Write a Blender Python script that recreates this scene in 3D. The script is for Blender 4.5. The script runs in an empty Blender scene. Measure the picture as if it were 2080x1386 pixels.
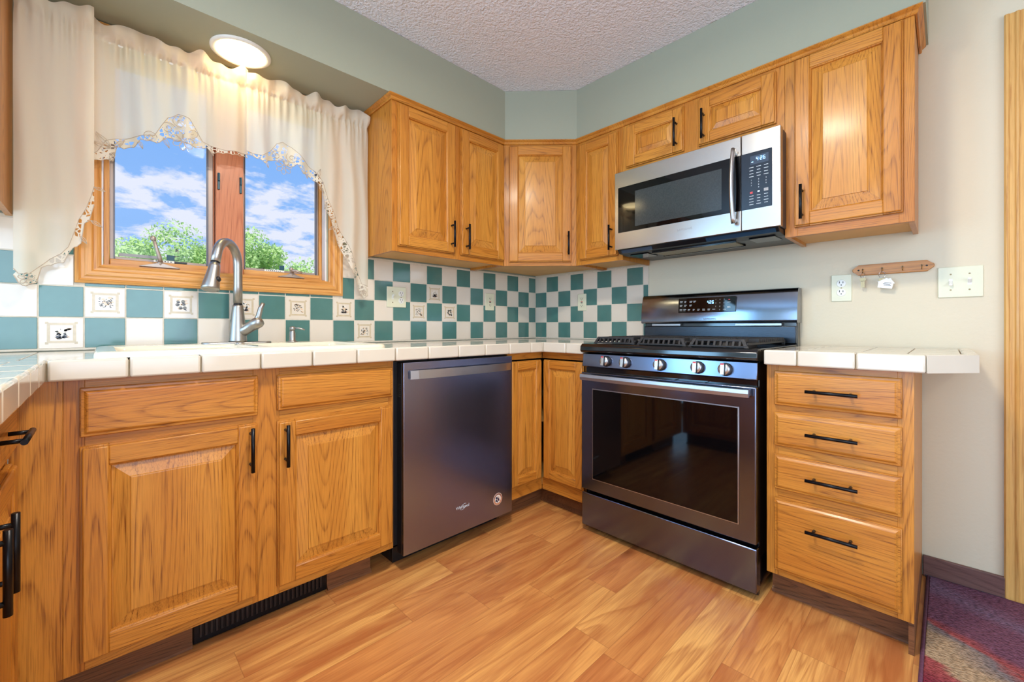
import bpy, bmesh, math, random
from mathutils import Vector, Matrix
PI = math.pi
random.seed(7)
S = bpy.context.scene
COL = S.collection

# ------------------------------------------------------------------ camera
cam_d = bpy.data.cameras.new('camera'); cam = bpy.data.objects.new('camera', cam_d); COL.objects.link(cam)
cam.location = (-2.3338, -2.1468, .9802)
cam.rotation_euler = (PI/2, 0, -math.radians(44.209))
cam_d.sensor_width = 36; cam_d.lens = 857.84/2080*36
cam_d.shift_x = 0; cam_d.shift_y = (664.67-693)/2080
cam_d.clip_start = .01; cam_d.clip_end = 300
S.camera = cam
S.view_settings.view_transform = 'Standard'; S.view_settings.look = 'None'
S.view_settings.gamma = 1; S.view_settings.use_curve_mapping = False
S.view_settings.exposure = 0.05

# ------------------------------------------------------------------ node helpers
def N(nt, typ, ins=None, **props):
    n = nt.nodes.new(typ)
    for k, v in props.items(): setattr(n, k, v)
    for k, v in (ins or {}).items():
        s = n.inputs[k]
        if isinstance(v, bpy.types.NodeSocket): nt.links.new(v, s)
        else: s.default_value = v
    return n
def M_(nt, op, a, b=0.0, c=None, clamp=False):
    n = nt.nodes.new('ShaderNodeMath'); n.operation = op; n.use_clamp = clamp
    for i, v in enumerate((a, b) if c is None else (a, b, c)):
        if isinstance(v, bpy.types.NodeSocket): nt.links.new(v, n.inputs[i])
        else: n.inputs[i].default_value = v
    return n.outputs[0]
def MIX(nt, f, a, b, mode='MIX'):
    n = nt.nodes.new('ShaderNodeMix'); n.data_type = 'RGBA'; n.blend_type = mode
    for i, v in ((0, f), (6, a), (7, b)):
        if isinstance(v, bpy.types.NodeSocket): nt.links.new(v, n.inputs[i])
        else: n.inputs[i].default_value = v
    return n.outputs[2]
def RAMP(nt, f, stops):
    n = nt.nodes.new('ShaderNodeValToRGB'); nt.links.new(f, n.inputs[0]); e = n.color_ramp.elements
    while len(e) < len(stops): e.new(.5)
    for el, (p, c) in zip(e, stops): el.position = p; el.color = c if len(c) == 4 else (*c, 1)
    return n.outputs[0]
def lin(r, g, b):
    f = lambda c: (c/255/12.92) if c/255 <= .04045 else ((c/255+.055)/1.055)**2.4
    return (f(r), f(g), f(b), 1)
def newmat(name):
    m = bpy.data.materials.new(name); m.use_nodes = True; nt = m.node_tree; nt.nodes.clear()
    o = nt.nodes.new('ShaderNodeOutputMaterial'); b = nt.nodes.new('ShaderNodeBsdfPrincipled'); nt.links.new(b.outputs[0], o.inputs[0])
    return m, nt, b
def objco(nt, rnd=True):
    tc = nt.nodes.new('ShaderNodeTexCoord')
    if not rnd: return tc.outputs['Object']
    oi = nt.nodes.new('ShaderNodeObjectInfo')
    cx = N(nt, 'ShaderNodeCombineXYZ', {0: M_(nt, 'MULTIPLY', oi.outputs['Random'], 37.0), 1: M_(nt, 'MULTIPLY', oi.outputs['Random'], 91.0), 2: M_(nt, 'MULTIPLY', oi.outputs['Random'], 13.0)})
    v = N(nt, 'ShaderNodeVectorMath', {0: tc.outputs['Object'], 1: cx.outputs[0]}, operation='ADD')
    return v.outputs[0]

def plain(name, col, rough=.5, metal=0, spec=.5, noise=None, bump=None, coat=0, emit=None, estr=0, **kw):
    m, nt, b = newmat(name)
    b.inputs['Base Color'].default_value = col; b.inputs['Roughness'].default_value = rough
    b.inputs['Metallic'].default_value = metal; b.inputs['Specular IOR Level'].default_value = spec
    b.inputs['Coat Weight'].default_value = coat; b.inputs['Coat Roughness'].default_value = .05
    if emit: b.inputs['Emission Color'].default_value = emit; b.inputs['Emission Strength'].default_value = estr
    co = objco(nt, False)
    if noise:   # (scale, amount) tonal mottling of the material itself
        t = N(nt, 'ShaderNodeTexNoise', {'Vector': co, 'Scale': noise[0], 'Detail': 4})
        dk = tuple(c*(1-noise[1]) for c in col[:3]) + (1,); lt = tuple(min(1, c*(1+noise[1])) for c in col[:3]) + (1,)
        nt.links.new(RAMP(nt, t.outputs[0], [(.3, dk), (.7, lt)]), b.inputs['Base Color'])
    if bump:    # (scale, strength, distance)
        t = N(nt, 'ShaderNodeTexNoise', {'Vector': co, 'Scale': bump[0], 'Detail': 3})
        bp = N(nt, 'ShaderNodeBump', {'Height': t.outputs[0], 'Strength': bump[1], 'Distance': bump[2]})
        nt.links.new(bp.outputs[0], b.inputs['Normal'])
    return m

def oak(name, axis, base=(186, 114, 38), dark=(116, 60, 16), light=(210, 144, 58), rough=.33, coat=.12, fig=1.0):
    m, nt, b = newmat(name)
    co = objco(nt)
    st = [1, 1, 1]; st['XYZ'.index(axis)] = .075
    mp = N(nt, 'ShaderNodeMapping', {'Vector': co, 'Scale': tuple(st)})
    # growth rings: contours of a slow field -> cathedrals
    f = N(nt, 'ShaderNodeTexNoise', {'Vector': mp.outputs[0], 'Scale': 5.0, 'Detail': 1.5, 'Roughness': .45})
    rings = M_(nt, 'FRACT', M_(nt, 'MULTIPLY', f.outputs[0], 58.0*fig))
    rg = RAMP(nt, rings, [(0, (.2,)*3), (.25, (0, 0, 0)), (.6, (.1,)*3), (.90, (1, 1, 1)), (1, (.2,)*3)])
    # broad tone
    t = N(nt, 'ShaderNodeTexNoise', {'Vector': mp.outputs[0], 'Scale': 9.0, 'Detail': 3})
    # pores: fine dark dashes, denser on the rings
    st2 = [1, 1, 1]; st2['XYZ'.index(axis)] = .022
    mp2 = N(nt, 'ShaderNodeMapping', {'Vector': co, 'Scale': tuple(st2)})
    p = N(nt, 'ShaderNodeTexNoise', {'Vector': mp2.outputs[0], 'Scale': 650.0, 'Detail': 2})
    p2 = N(nt, 'ShaderNodeTexNoise', {'Vector': mp2.outputs[0], 'Scale': 280.0, 'Detail': 1})
    pores = M_(nt, 'MAXIMUM', RAMP(nt, p.outputs[0], [(.30, (1, 1, 1)), (.50, (0, 0, 0))]), RAMP(nt, p2.outputs[0], [(.34, (.8,)*3), (.46, (0, 0, 0))]))
    c1 = MIX(nt, RAMP(nt, t.outputs[0], [(.3, (0, 0, 0)), (.7, (1, 1, 1))]), lin(*base), lin(*light))
    k = M_(nt, 'ADD', M_(nt, 'MULTIPLY', rg, .27), M_(nt, 'MULTIPLY', pores, M_(nt, 'ADD', .30, M_(nt, 'MULTIPLY', rg, .42))), clamp=True)
    c2 = MIX(nt, k, c1, lin(*dark))
    nt.links.new(c2, b.inputs['Base Color'])
    b.inputs['Roughness'].default_value = rough; b.inputs['Specular IOR Level'].default_value = .36; b.inputs['Coat Weight'].default_value = coat; b.inputs['Coat Roughness'].default_value = .14
    bp = N(nt, 'ShaderNodeBump', {'Height': M_(nt, 'MULTIPLY', pores, -1.0), 'Strength': .12, 'Distance': .0006})
    nt.links.new(bp.outputs[0], b.inputs['Normal'])
    return m

def steel(name, col, rough=.26, axis='X', amt=.03, metal=1.0, aniso=0):
    m, nt, b = newmat(name)
    co = objco(nt, False); st = [260, 260, 260]; st['XYZ'.index(axis)] = 2.5
    mp = N(nt, 'ShaderNodeMapping', {'Vector': co, 'Scale': tuple(st)})
    t = N(nt, 'ShaderNodeTexNoise', {'Vector': mp.outputs[0], 'Scale': 6.0, 'Detail': 2})
    b.inputs['Metallic'].default_value = metal
    nt.links.new(M_(nt, 'ADD', rough-.03, M_(nt, 'MULTIPLY', t.outputs[0], .06)), b.inputs['Roughness'])
    dk = tuple(c*(1-amt) for c in col[:3]) + (1,)
    nt.links.new(MIX(nt, t.outputs[0], col, dk), b.inputs['Base Color'])
    bp = N(nt, 'ShaderNodeBump', {'Height': t.outputs[0], 'Strength': .06, 'Distance': .0004})
    nt.links.new(bp.outputs[0], b.inputs['Normal'])
    return m

# ------------------------------------------------------------------ world: blue sky with broken cloud
W = bpy.data.worlds.new('World'); S.world = W; W.use_nodes = True
nt = W.node_tree; nt.nodes.clear()
tc = nt.nodes.new('ShaderNodeTexCoord')
sp = N(nt, 'ShaderNodeSeparateXYZ', {0: tc.outputs['Generated']})
zc = M_(nt, 'MAXIMUM', sp.outputs[2], 0.0)
den = M_(nt, 'ADD', zc, .22)
pv = N(nt, 'ShaderNodeCombineXYZ', {0: M_(nt, 'DIVIDE', sp.outputs[0], den), 1: M_(nt, 'DIVIDE', sp.outputs[1], den), 2: 2.13})
cl = N(nt, 'ShaderNodeTexNoise', {'Vector': pv.outputs[0], 'Scale': 4.6, 'Detail': 8, 'Roughness': .60, 'Distortion': .15})
cf = M_(nt, 'SUBTRACT', M_(nt, 'ADD', cl.outputs[0], .095), M_(nt, 'MULTIPLY', zc, .55))
cm = RAMP(nt, cf, [(.40, (0, 0, 0)), (.50, (1, 1, 1))])
blue = RAMP(nt, zc, [(0, lin(196, 218, 250)), (.18, lin(150, 194, 250)), (.55, lin(112, 170, 244))])
skyc = MIX(nt, M_(nt, 'MULTIPLY', cm, .93), blue, lin(240, 242, 252))
bg = N(nt, 'ShaderNodeBackground', {'Color': skyc, 'Strength': 1.0})
wo = nt.nodes.new('ShaderNodeOutputWorld'); nt.links.new(bg.outputs[0], wo.inputs[0])

# ------------------------------------------------------------------ sun and daylight
def light(name, typ, loc, rot=(0, 0, 0), energy=10, color=(1, 1, 1), **kw):
    d = bpy.data.lights.new(name, typ); d.energy = energy; d.color = color
    for k, v in kw.items(): setattr(d, k, v)
    o = bpy.data.objects.new(name, d); COL.objects.link(o); o.location = loc; o.rotation_euler = rot
    return o
light('sun', 'SUN', (0, -3, 12), (math.radians(38), 0, math.radians(-22)), 5.5, (1, .95, .86), angle=.01)
# daylight standing in the real window openings behind and to the left of the camera
DAY_LEFT, DAY_PATIO, DAY_BACK, CEIL_W, CEIL_FILL, SINK_W = 85, 120, 72, 27, 19, .3
light('daylight_left', 'AREA', (-5.33, -1.45, 1.1), (0, -PI/2, 0), DAY_LEFT, (.40, .67, 1.0), shape='RECTANGLE', size=1.95, size_y=1.9)
light('daylight_patio', 'AREA', (-4.15, -.03, 1.06), (-PI/2, 0, 0), DAY_PATIO, (.30, .64, 1.0), shape='RECTANGLE', size=1.5, size_y=1.9)
light('daylight_back', 'AREA', (-2.6, -5.13, 1.30), (PI/2, 0, 0), DAY_BACK, (.60, .79, 1.0), shape='RECTANGLE', size=2.4, size_y=1.5)

# ------------------------------------------------------------------ materials
OZ = oak('oak_upright', 'Z'); OX = oak('oak_across', 'X'); OY = oak('oak_deep', 'Y')
OZP = oak('oak_panel', 'Z', base=(192, 122, 42), light=(216, 152, 64), fig=.85)
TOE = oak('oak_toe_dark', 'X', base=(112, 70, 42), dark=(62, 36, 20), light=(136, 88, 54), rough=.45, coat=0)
PINEX = oak('pine_across', 'X', base=(206, 142, 70), dark=(168, 100, 40), light=(226, 168, 96), fig=.5)
PINEZ = oak('pine_upright', 'Z', base=(206, 142, 70), dark=(168, 100, 40), light=(226, 168, 96), fig=.5)
MULL = oak('mullion_red_wood', 'Z', base=(190, 112, 72), dark=(156, 82, 50), light=(206, 132, 92), fig=.5)
CASE = oak('door_casing_oak', 'Z', base=(214, 162, 88), dark=(176, 118, 56), light=(230, 184, 112), fig=.22)
MAPLE = plain('raw_underside_ply', lin(214, 168, 108), .6, noise=(6, .06))
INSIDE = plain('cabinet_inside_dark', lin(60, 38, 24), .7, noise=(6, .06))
BASEB = oak('dark_baseboard', 'Y', base=(112, 80, 74), dark=(76, 50, 48), light=(128, 94, 86), rough=.4, coat=.1)
SAGE = plain('sage_paint', lin(158, 161, 142), .6, spec=.35, bump=(90, .12, .002))
CREAMW = plain('warm_beige_paint', lin(220, 208, 182), .55, spec=.35, bump=(70, .22, .003), noise=(2, .02))
ROOMW = plain('rear_room_paint', lin(214, 206, 190), .7, spec=.3, noise=(2, .03))
CEILM = plain('popcorn_ceiling', lin(234, 234, 240), .95, spec=.1, bump=(95, 1.0, .012))
TILEC = plain('cream_glazed_tile', lin(226, 214, 198), .10, spec=.55, noise=(5, .02), bump=(14, .10, .002))
TILET = plain('teal_glazed_tile', lin(78, 122, 116), .10, spec=.55, noise=(14, .06), bump=(14, .10, .002))
CAP = plain('cream_cap_tile', lin(216, 208, 192), .09, spec=.55, noise=(5, .02), bump=(10, .08, .002))
GROUT = plain('pale_grout', lin(218, 208, 190), .8, noise=(60, .08))
GROUTD = plain('stained_grout', lin(196, 176, 140), .85, noise=(50, .2))
SINKM = plain('biscuit_enamel', lin(238, 228, 204), .08, spec=.6, noise=(3, .01))
BLKM = plain('matte_black_metal', lin(22, 22, 26), .32, metal=.6, noise=(30, .1))
BLKP = plain('black_plastic', lin(18, 18, 22), .35, noise=(30, .1))
BLKG = plain('black_enamel', lin(14, 15, 18), .10, spec=.7, noise=(30, .1))
GLASSB = plain('black_oven_glass', lin(6, 6, 8), .04, spec=.4, noise=(10, .1))
IRON = plain('cast_iron', lin(48, 47, 48), .55, metal=.3, noise=(80, .15), bump=(300, .3, .001))
SSD = steel('black_stainless', lin(112, 120, 144), .18, 'X')
SSDW = steel('dishwasher_stainless', lin(146, 150, 176), .25, 'X')
SSB = steel('bright_stainless', lin(206, 204, 200), .24, 'X')
SSH = steel('handle_stainless', lin(184, 184, 186), .33, 'X')
NICK = steel('brushed_nickel', lin(178, 176, 172), .36, 'Z')
CHR = plain('chrome', lin(214, 214, 214), .12, metal=1, noise=(20, .02))
ALU = plain('screen_frame_taupe', lin(168, 150, 140), .4, metal=.3, noise=(20, .03))
ALUD = plain('dark_gasket', lin(92, 92, 104), .4, metal=.2, noise=(20, .03))
JAMB = plain('white_jamb_liner', lin(232, 226, 224), .4, noise=(20, .02))
ALMOND = plain('almond_plate', lin(226, 224, 196), .35, noise=(20, .02))
WHITEP = plain('white_plastic', lin(236, 234, 226), .3, noise=(20, .02))
DARKSLOT = plain('slot_dark', lin(40, 38, 34), .6, noise=(20, .05))
BRASS = plain('brass', lin(140, 116, 84), .3, metal=1, noise=(20, .05))
PRINT = plain('white_print', lin(206, 214, 220), .5, noise=(20, .02))
PRINTG = plain('silver_print', lin(150, 150, 152), .4, noise=(20, .02))
REDP = plain('red_print', lin(196, 60, 66), .5, noise=(20, .02))
TEALP = plain('dark_teal_plastic', lin(20, 74, 88), .4, noise=(20, .03))
DIGIT = plain('lit_clock_digits', lin(160, 220, 255), .5, emit=lin(150, 210, 255), estr=2.2, noise=(20, .02))
DISPLAY = plain('display_glass', lin(58, 72, 90), .15, noise=(20, .02))
LAMPG = plain('lit_lamp_lens', lin(255, 244, 214), .4, emit=(1, .80, .42, 1), estr=12.0, noise=(9, .02))
LAMPC = plain('lit_ceiling_diffuser', lin(255, 244, 224), .4, emit=(1, .92, .78, 1), estr=14.0, noise=(9, .02))
STICK = plain('copper_sticker', lin(206, 140, 104), .4, noise=(90, .1))
NAVY = plain('navy_print', lin(24, 30, 62), .4, noise=(20, .03))
SEPIA = plain('decor_sepia_ink', lin(206, 188, 158), .2, noise=(60, .08))
SEPIAD = plain('decor_sepia_corner', lin(200, 182, 152), .2, noise=(60, .08))
INKG = plain('decor_grey_ink', lin(120, 116, 104), .2, noise=(90, .25))
INKD = plain('decor_dark_ink', lin(58, 52, 56), .2, noise=(90, .25))
INKW = plain('decor_white_bloom', lin(238, 232, 222), .2, noise=(60, .05))
INKP = plain('decor_peach_wash', lin(226, 196, 164), .2, noise=(60, .06))
LEAF = None
def leafmat():
    m, nt, b = newmat('tree_leaves'); co = objco(nt, False)
    t = N(nt, 'ShaderNodeTexNoise', {'Vector': co, 'Scale': 1.6, 'Detail': 3})
    c = RAMP(nt, t.outputs[0], [(.3, lin(170, 204, 122)), (.7, lin(214, 236, 172))])
    nt.links.new(c, b.inputs['Base Color']); b.inputs['Roughness'].default_value = .6
    tr = N(nt, 'ShaderNodeBsdfTranslucent', {'Color': c}); mx = N(nt, 'ShaderNodeMixShader', {0: .4, 1: b.outputs[0], 2: tr.outputs[0]})
    nt.links.new(mx.outputs[0], nt.nodes['Material Output'].inputs[0]); return m
LEAF = leafmat()
BARK = plain('bark', lin(120, 106, 90), .9, noise=(12, .3), bump=(30, .6, .02))
GRASS = plain('lawn_grass', lin(110, 150, 84), .9, noise=(3, .25))

def glassmat():
    m, nt, b = newmat('window_glass'); co = objco(nt, False)
    t = N(nt, 'ShaderNodeTexNoise', {'Vector': co, 'Scale': 2.0}); nt.nodes.remove(b)
    tr = N(nt, 'ShaderNodeBsdfTransparent', {'Color': (.97, .98, 1, 1)})
    gl = N(nt, 'ShaderNodeBsdfGlossy', {'Roughness': M_(nt, 'MULTIPLY', t.outputs[0], .02), 'Color': (1, 1, 1, 1)})
    mx = N(nt, 'ShaderNodeMixShader', {0: .006, 1: tr.outputs[0], 2: gl.outputs[0]})
    nt.links.new(mx.outputs[0], nt.nodes['Material Output'].inputs[0]); return m
GLASS = glassmat()
def clothmat():
    m, nt, b = newmat('cream_voile'); tc = nt.nodes.new('ShaderNodeTexCoord'); co = tc.outputs['UV']
    w1 = N(nt, 'ShaderNodeTexNoise', {'Vector': N(nt, 'ShaderNodeMapping', {'Vector': co, 'Scale': (900, 40, 1)}).outputs[0], 'Scale': 1.0})
    w2 = N(nt, 'ShaderNodeTexNoise', {'Vector': N(nt, 'ShaderNodeMapping', {'Vector': co, 'Scale': (40, 900, 1)}).outputs[0], 'Scale': 1.0})
    w = M_(nt, 'ADD', w1.outputs[0], w2.outputs[0])
    c = RAMP(nt, w, [(.35, lin(232, 219, 196)), (.65, lin(247, 238, 220))])
    nt.links.new(c, b.inputs['Base Color']); b.inputs['Roughness'].default_value = .85; b.inputs['Specular IOR Level'].default_value = .2
    bp = N(nt, 'ShaderNodeBump', {'Height': w, 'Strength': .15, 'Distance': .001}); nt.links.new(bp.outputs[0], b.inputs['Normal'])
    tl = N(nt, 'ShaderNodeBsdfTranslucent', {'Color': lin(252, 241, 224)})
    mx = N(nt, 'ShaderNodeMixShader', {0: .46, 1: b.outputs[0], 2: tl.outputs[0]})
    tp = N(nt, 'ShaderNodeBsdfTransparent', {'Color': (1, 1, 1, 1)})
    m2 = N(nt, 'ShaderNodeMixShader', {0: .12, 1: mx.outputs[0], 2: tp.outputs[0]})
    nt.links.new(m2.outputs[0], nt.nodes['Material Output'].inputs[0]); return m
CLOTH = clothmat()
def lacemat():
    m, nt, b = newmat('openwork_lace'); tc = nt.nodes.new('ShaderNodeTexCoord'); co = tc.outputs['UV']
    v = N(nt, 'ShaderNodeTexVoronoi', {'Vector': co, 'Scale': 62.0, 'Randomness': .85}, feature='DISTANCE_TO_EDGE')
    v2 = N(nt, 'ShaderNodeTexVoronoi', {'Vector': co, 'Scale': 21.0, 'Randomness': .9}, feature='DISTANCE_TO_EDGE')
    n1 = N(nt, 'ShaderNodeTexNoise', {'Vector': co, 'Scale': 24.0, 'Detail': 1})
    fine = M_(nt, 'LESS_THAN', v.outputs['Distance'], .10); big = M_(nt, 'LESS_THAN', v2.outputs['Distance'], .07)
    patch = M_(nt, 'GREATER_THAN', n1.outputs[0], .62)
    solid = M_(nt, 'MAXIMUM', M_(nt, 'MAXIMUM', fine, big), patch)
    b.inputs['Base Color'].default_value = lin(238, 226, 206); b.inputs['Roughness'].default_value = .8
    tl = N(nt, 'ShaderNodeBsdfTranslucent', {'Color': lin(244, 236, 220)})
    mx = N(nt, 'ShaderNodeMixShader', {0: .35, 1: b.outputs[0], 2: tl.outputs[0]})
    tp = N(nt, 'ShaderNodeBsdfTransparent', {'Color': (1, 1, 1, 1)})
    m2 = N(nt, 'ShaderNodeMixShader', {0: solid, 1: tp.outputs[0], 2: mx.outputs[0]})
    nt.links.new(m2.outputs[0], nt.nodes['Material Output'].inputs[0]); return m
LACE = lacemat()
CORD = plain('lace_cord', lin(190, 170, 148), .8, noise=(60, .1))

def floormat():
    m, nt, b = newmat('laminate_plank_floor'); co = objco(nt, False)
    s = N(nt, 'ShaderNodeSeparateXYZ', {0: co})
    w = .13
    ry = M_(nt, 'DIVIDE', M_(nt, 'ADD', s.outputs[1], 7.93), w); row = M_(nt, 'FLOOR', ry); fy = M_(nt, 'FRACT', ry)
    rn = N(nt, 'ShaderNodeTexWhiteNoise', {'W': row}, noise_dimensions='1D')
    rx = M_(nt, 'ADD', M_(nt, 'DIVIDE', s.outputs[0], .72), M_(nt, 'MULTIPLY', rn.outputs[0], 7.0)); colm = M_(nt, 'FLOOR', rx); fx = M_(nt, 'FRACT', rx)
    idv = N(nt, 'ShaderNodeCombineXYZ', {0: row, 1: colm}); pn = N(nt, 'ShaderNodeTexWhiteNoise', {'Vector': idv.outputs[0]}, noise_dimensions='3D')
    off = N(nt, 'ShaderNodeVectorMath', {0: co, 1: N(nt, 'ShaderNodeVectorMath', {0: pn.outputs[1], 'Scale': 30.0}, operation='SCALE').outputs[0]}, operation='ADD').outputs[0]
    mp = N(nt, 'ShaderNodeMapping', {'Vector': off, 'Scale': (.13, 1, 1)})
    f = N(nt, 'ShaderNodeTexNoise', {'Vector': mp.outputs[0], 'Scale': 5.5, 'Detail': 2.5, 'Roughness': .5, 'Distortion': .5})
    rg = RAMP(nt, M_(nt, 'FRACT', M_(nt, 'MULTIPLY', f.outputs[0], 13.0)), [(0, (.0,)*3), (.5, (.25,)*3), (.85, (.9,)*3), (1, (.0,)*3)])
    mp2 = N(nt, 'ShaderNodeMapping', {'Vector': off, 'Scale': (.03, 1, 1)})
    p = N(nt, 'ShaderNodeTexNoise', {'Vector': mp2.outputs[0], 'Scale': 240.0, 'Detail': 3})
    streak = RAMP(nt, p.outputs[0], [(.35, (1, 1, 1)), (.62, (0, 0, 0))])
    t = N(nt, 'ShaderNodeTexNoise', {'Vector': mp.outputs[0], 'Scale': 11.0, 'Detail': 4, 'Roughness': .6})
    tone = RAMP(nt, pn.outputs[0], [(0, lin(216, 146, 84)), (.35, lin(224, 160, 90)), (.7, lin(232, 172, 98)), (1, lin(238, 182, 106))])
    c1 = MIX(nt, RAMP(nt, t.outputs[0], [(.40, (0, 0, 0)), (.66, (.9,)*3)]), tone, lin(176, 102, 56))
    k = M_(nt, 'ADD', M_(nt, 'MULTIPLY', rg, .50), M_(nt, 'MULTIPLY', streak, .30), clamp=True)
    c2 = MIX(nt, k, c1, lin(166, 96, 50))
    # small dark knots
    kv = N(nt, 'ShaderNodeTexVoronoi', {'Vector': N(nt, 'ShaderNodeMapping', {'Vector': off, 'Scale': (.55, 1, 1)}).outputs[0], 'Scale': 3.2})
    kn = RAMP(nt, kv.outputs['Distance'], [(0, (.9,)*3), (.035, (.6,)*3), (.12, (0,)*3)])
    c3 = MIX(nt, kn, c2, lin(120, 66, 34))
    ex = M_(nt, 'MINIMUM', fx, M_(nt, 'SUBTRACT', 1.0, fx)); ey = M_(nt, 'MINIMUM', fy, M_(nt, 'SUBTRACT', 1.0, fy))
    gap = M_(nt, 'MAXIMUM', M_(nt, 'LESS_THAN', ex, .0016), M_(nt, 'LESS_THAN', ey, .008))
    c4 = MIX(nt, M_(nt, 'MULTIPLY', gap, .32), c3, lin(120, 68, 36))
    nt.links.new(c4, b.inputs['Base Color']); b.inputs['Roughness'].default_value = .34; b.inputs['Specular IOR Level'].default_value = .45
    bp = N(nt, 'ShaderNodeBump', {'Height': M_(nt, 'MULTIPLY', M_(nt, 'ADD', gap, M_(nt, 'MULTIPLY', streak, .2)), -1.0), 'Strength': .25, 'Distance': .001})
    nt.links.new(bp.outputs[0], b.inputs['Normal']); return m
FLOORM = floormat()

def rugmat():
    m, nt, b = newmat('banded_shag_rug'); co = objco(nt, False)
    s = N(nt, 'ShaderNodeSeparateXYZ', {0: co})
    n1 = N(nt, 'ShaderNodeTexNoise', {'Vector': N(nt, 'ShaderNodeMapping', {'Vector': co, 'Scale': (5, 1.6, 1)}).outputs[0], 'Scale': 2.0, 'Detail': 4})
    x = M_(nt, 'ADD', M_(nt, 'MULTIPLY', s.outputs[0], -1.0), M_(nt, 'MULTIPLY', M_(nt, 'SUBTRACT', n1.outputs[0], .5), .22))
    x = M_(nt, 'ADD', x, M_(nt, 'MULTIPLY', M_(nt, 'ADD', s.outputs[1], 2.09), .55))
    pur, red, bei, gry = lin(124, 84, 106), lin(172, 88, 88), lin(188, 162, 132), lin(134, 124, 128)
    band = RAMP(nt, M_(nt, 'DIVIDE', x, 1.6), [(0, pur), (.06, lin(128, 104, 130)), (.12, pur), (.20, pur), (.235, red), (.25, gry), (.30, bei), (.37, bei), (.385, red), (.46, lin(130, 44, 66)), (.55, red), (.6, pur), (.75, bei), (.85, red)])
    n2 = N(nt, 'ShaderNodeTexNoise', {'Vector': N(nt, 'ShaderNodeMapping', {'Vector': co, 'Scale': (1, .5, 1)}).outputs[0], 'Scale': 170.0, 'Detail': 3})
    dk = RAMP(nt, n2.outputs[0], [(.32, (.35,)*3), (.6, (1.1,)*3)])
    nt.links.new(MIX(nt, .85, band, dk, 'MULTIPLY'), b.inputs['Base Color'])
    b.inputs['Roughness'].default_value = .95; b.inputs['Specular IOR Level'].default_value = .1
    bp = N(nt, 'ShaderNodeBump', {'Height': n2.outputs[0], 'Strength': 1.0, 'Distance': .01}); nt.links.new(bp.outputs[0], b.inputs['Normal'])
    return m
RUG = rugmat(); RUGEDGE = plain('purple_binding', lin(104, 64, 92), .9, noise=(90, .2), bump=(200, .6, .003))
def meshfilter():
    m, nt, b = newmat('grease_filter_mesh'); co = objco(nt, False)
    c = N(nt, 'ShaderNodeTexChecker', {'Vector': co, 'Scale': 220.0, 'Color1': lin(190, 176, 140), 'Color2': lin(96, 84, 60)})
    nt.links.new(c.outputs[0], b.inputs['Base Color']); b.inputs['Metallic'].default_value = .6; b.inputs['Roughness'].default_value = .4
    return m
FILTER = meshfilter()

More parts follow.
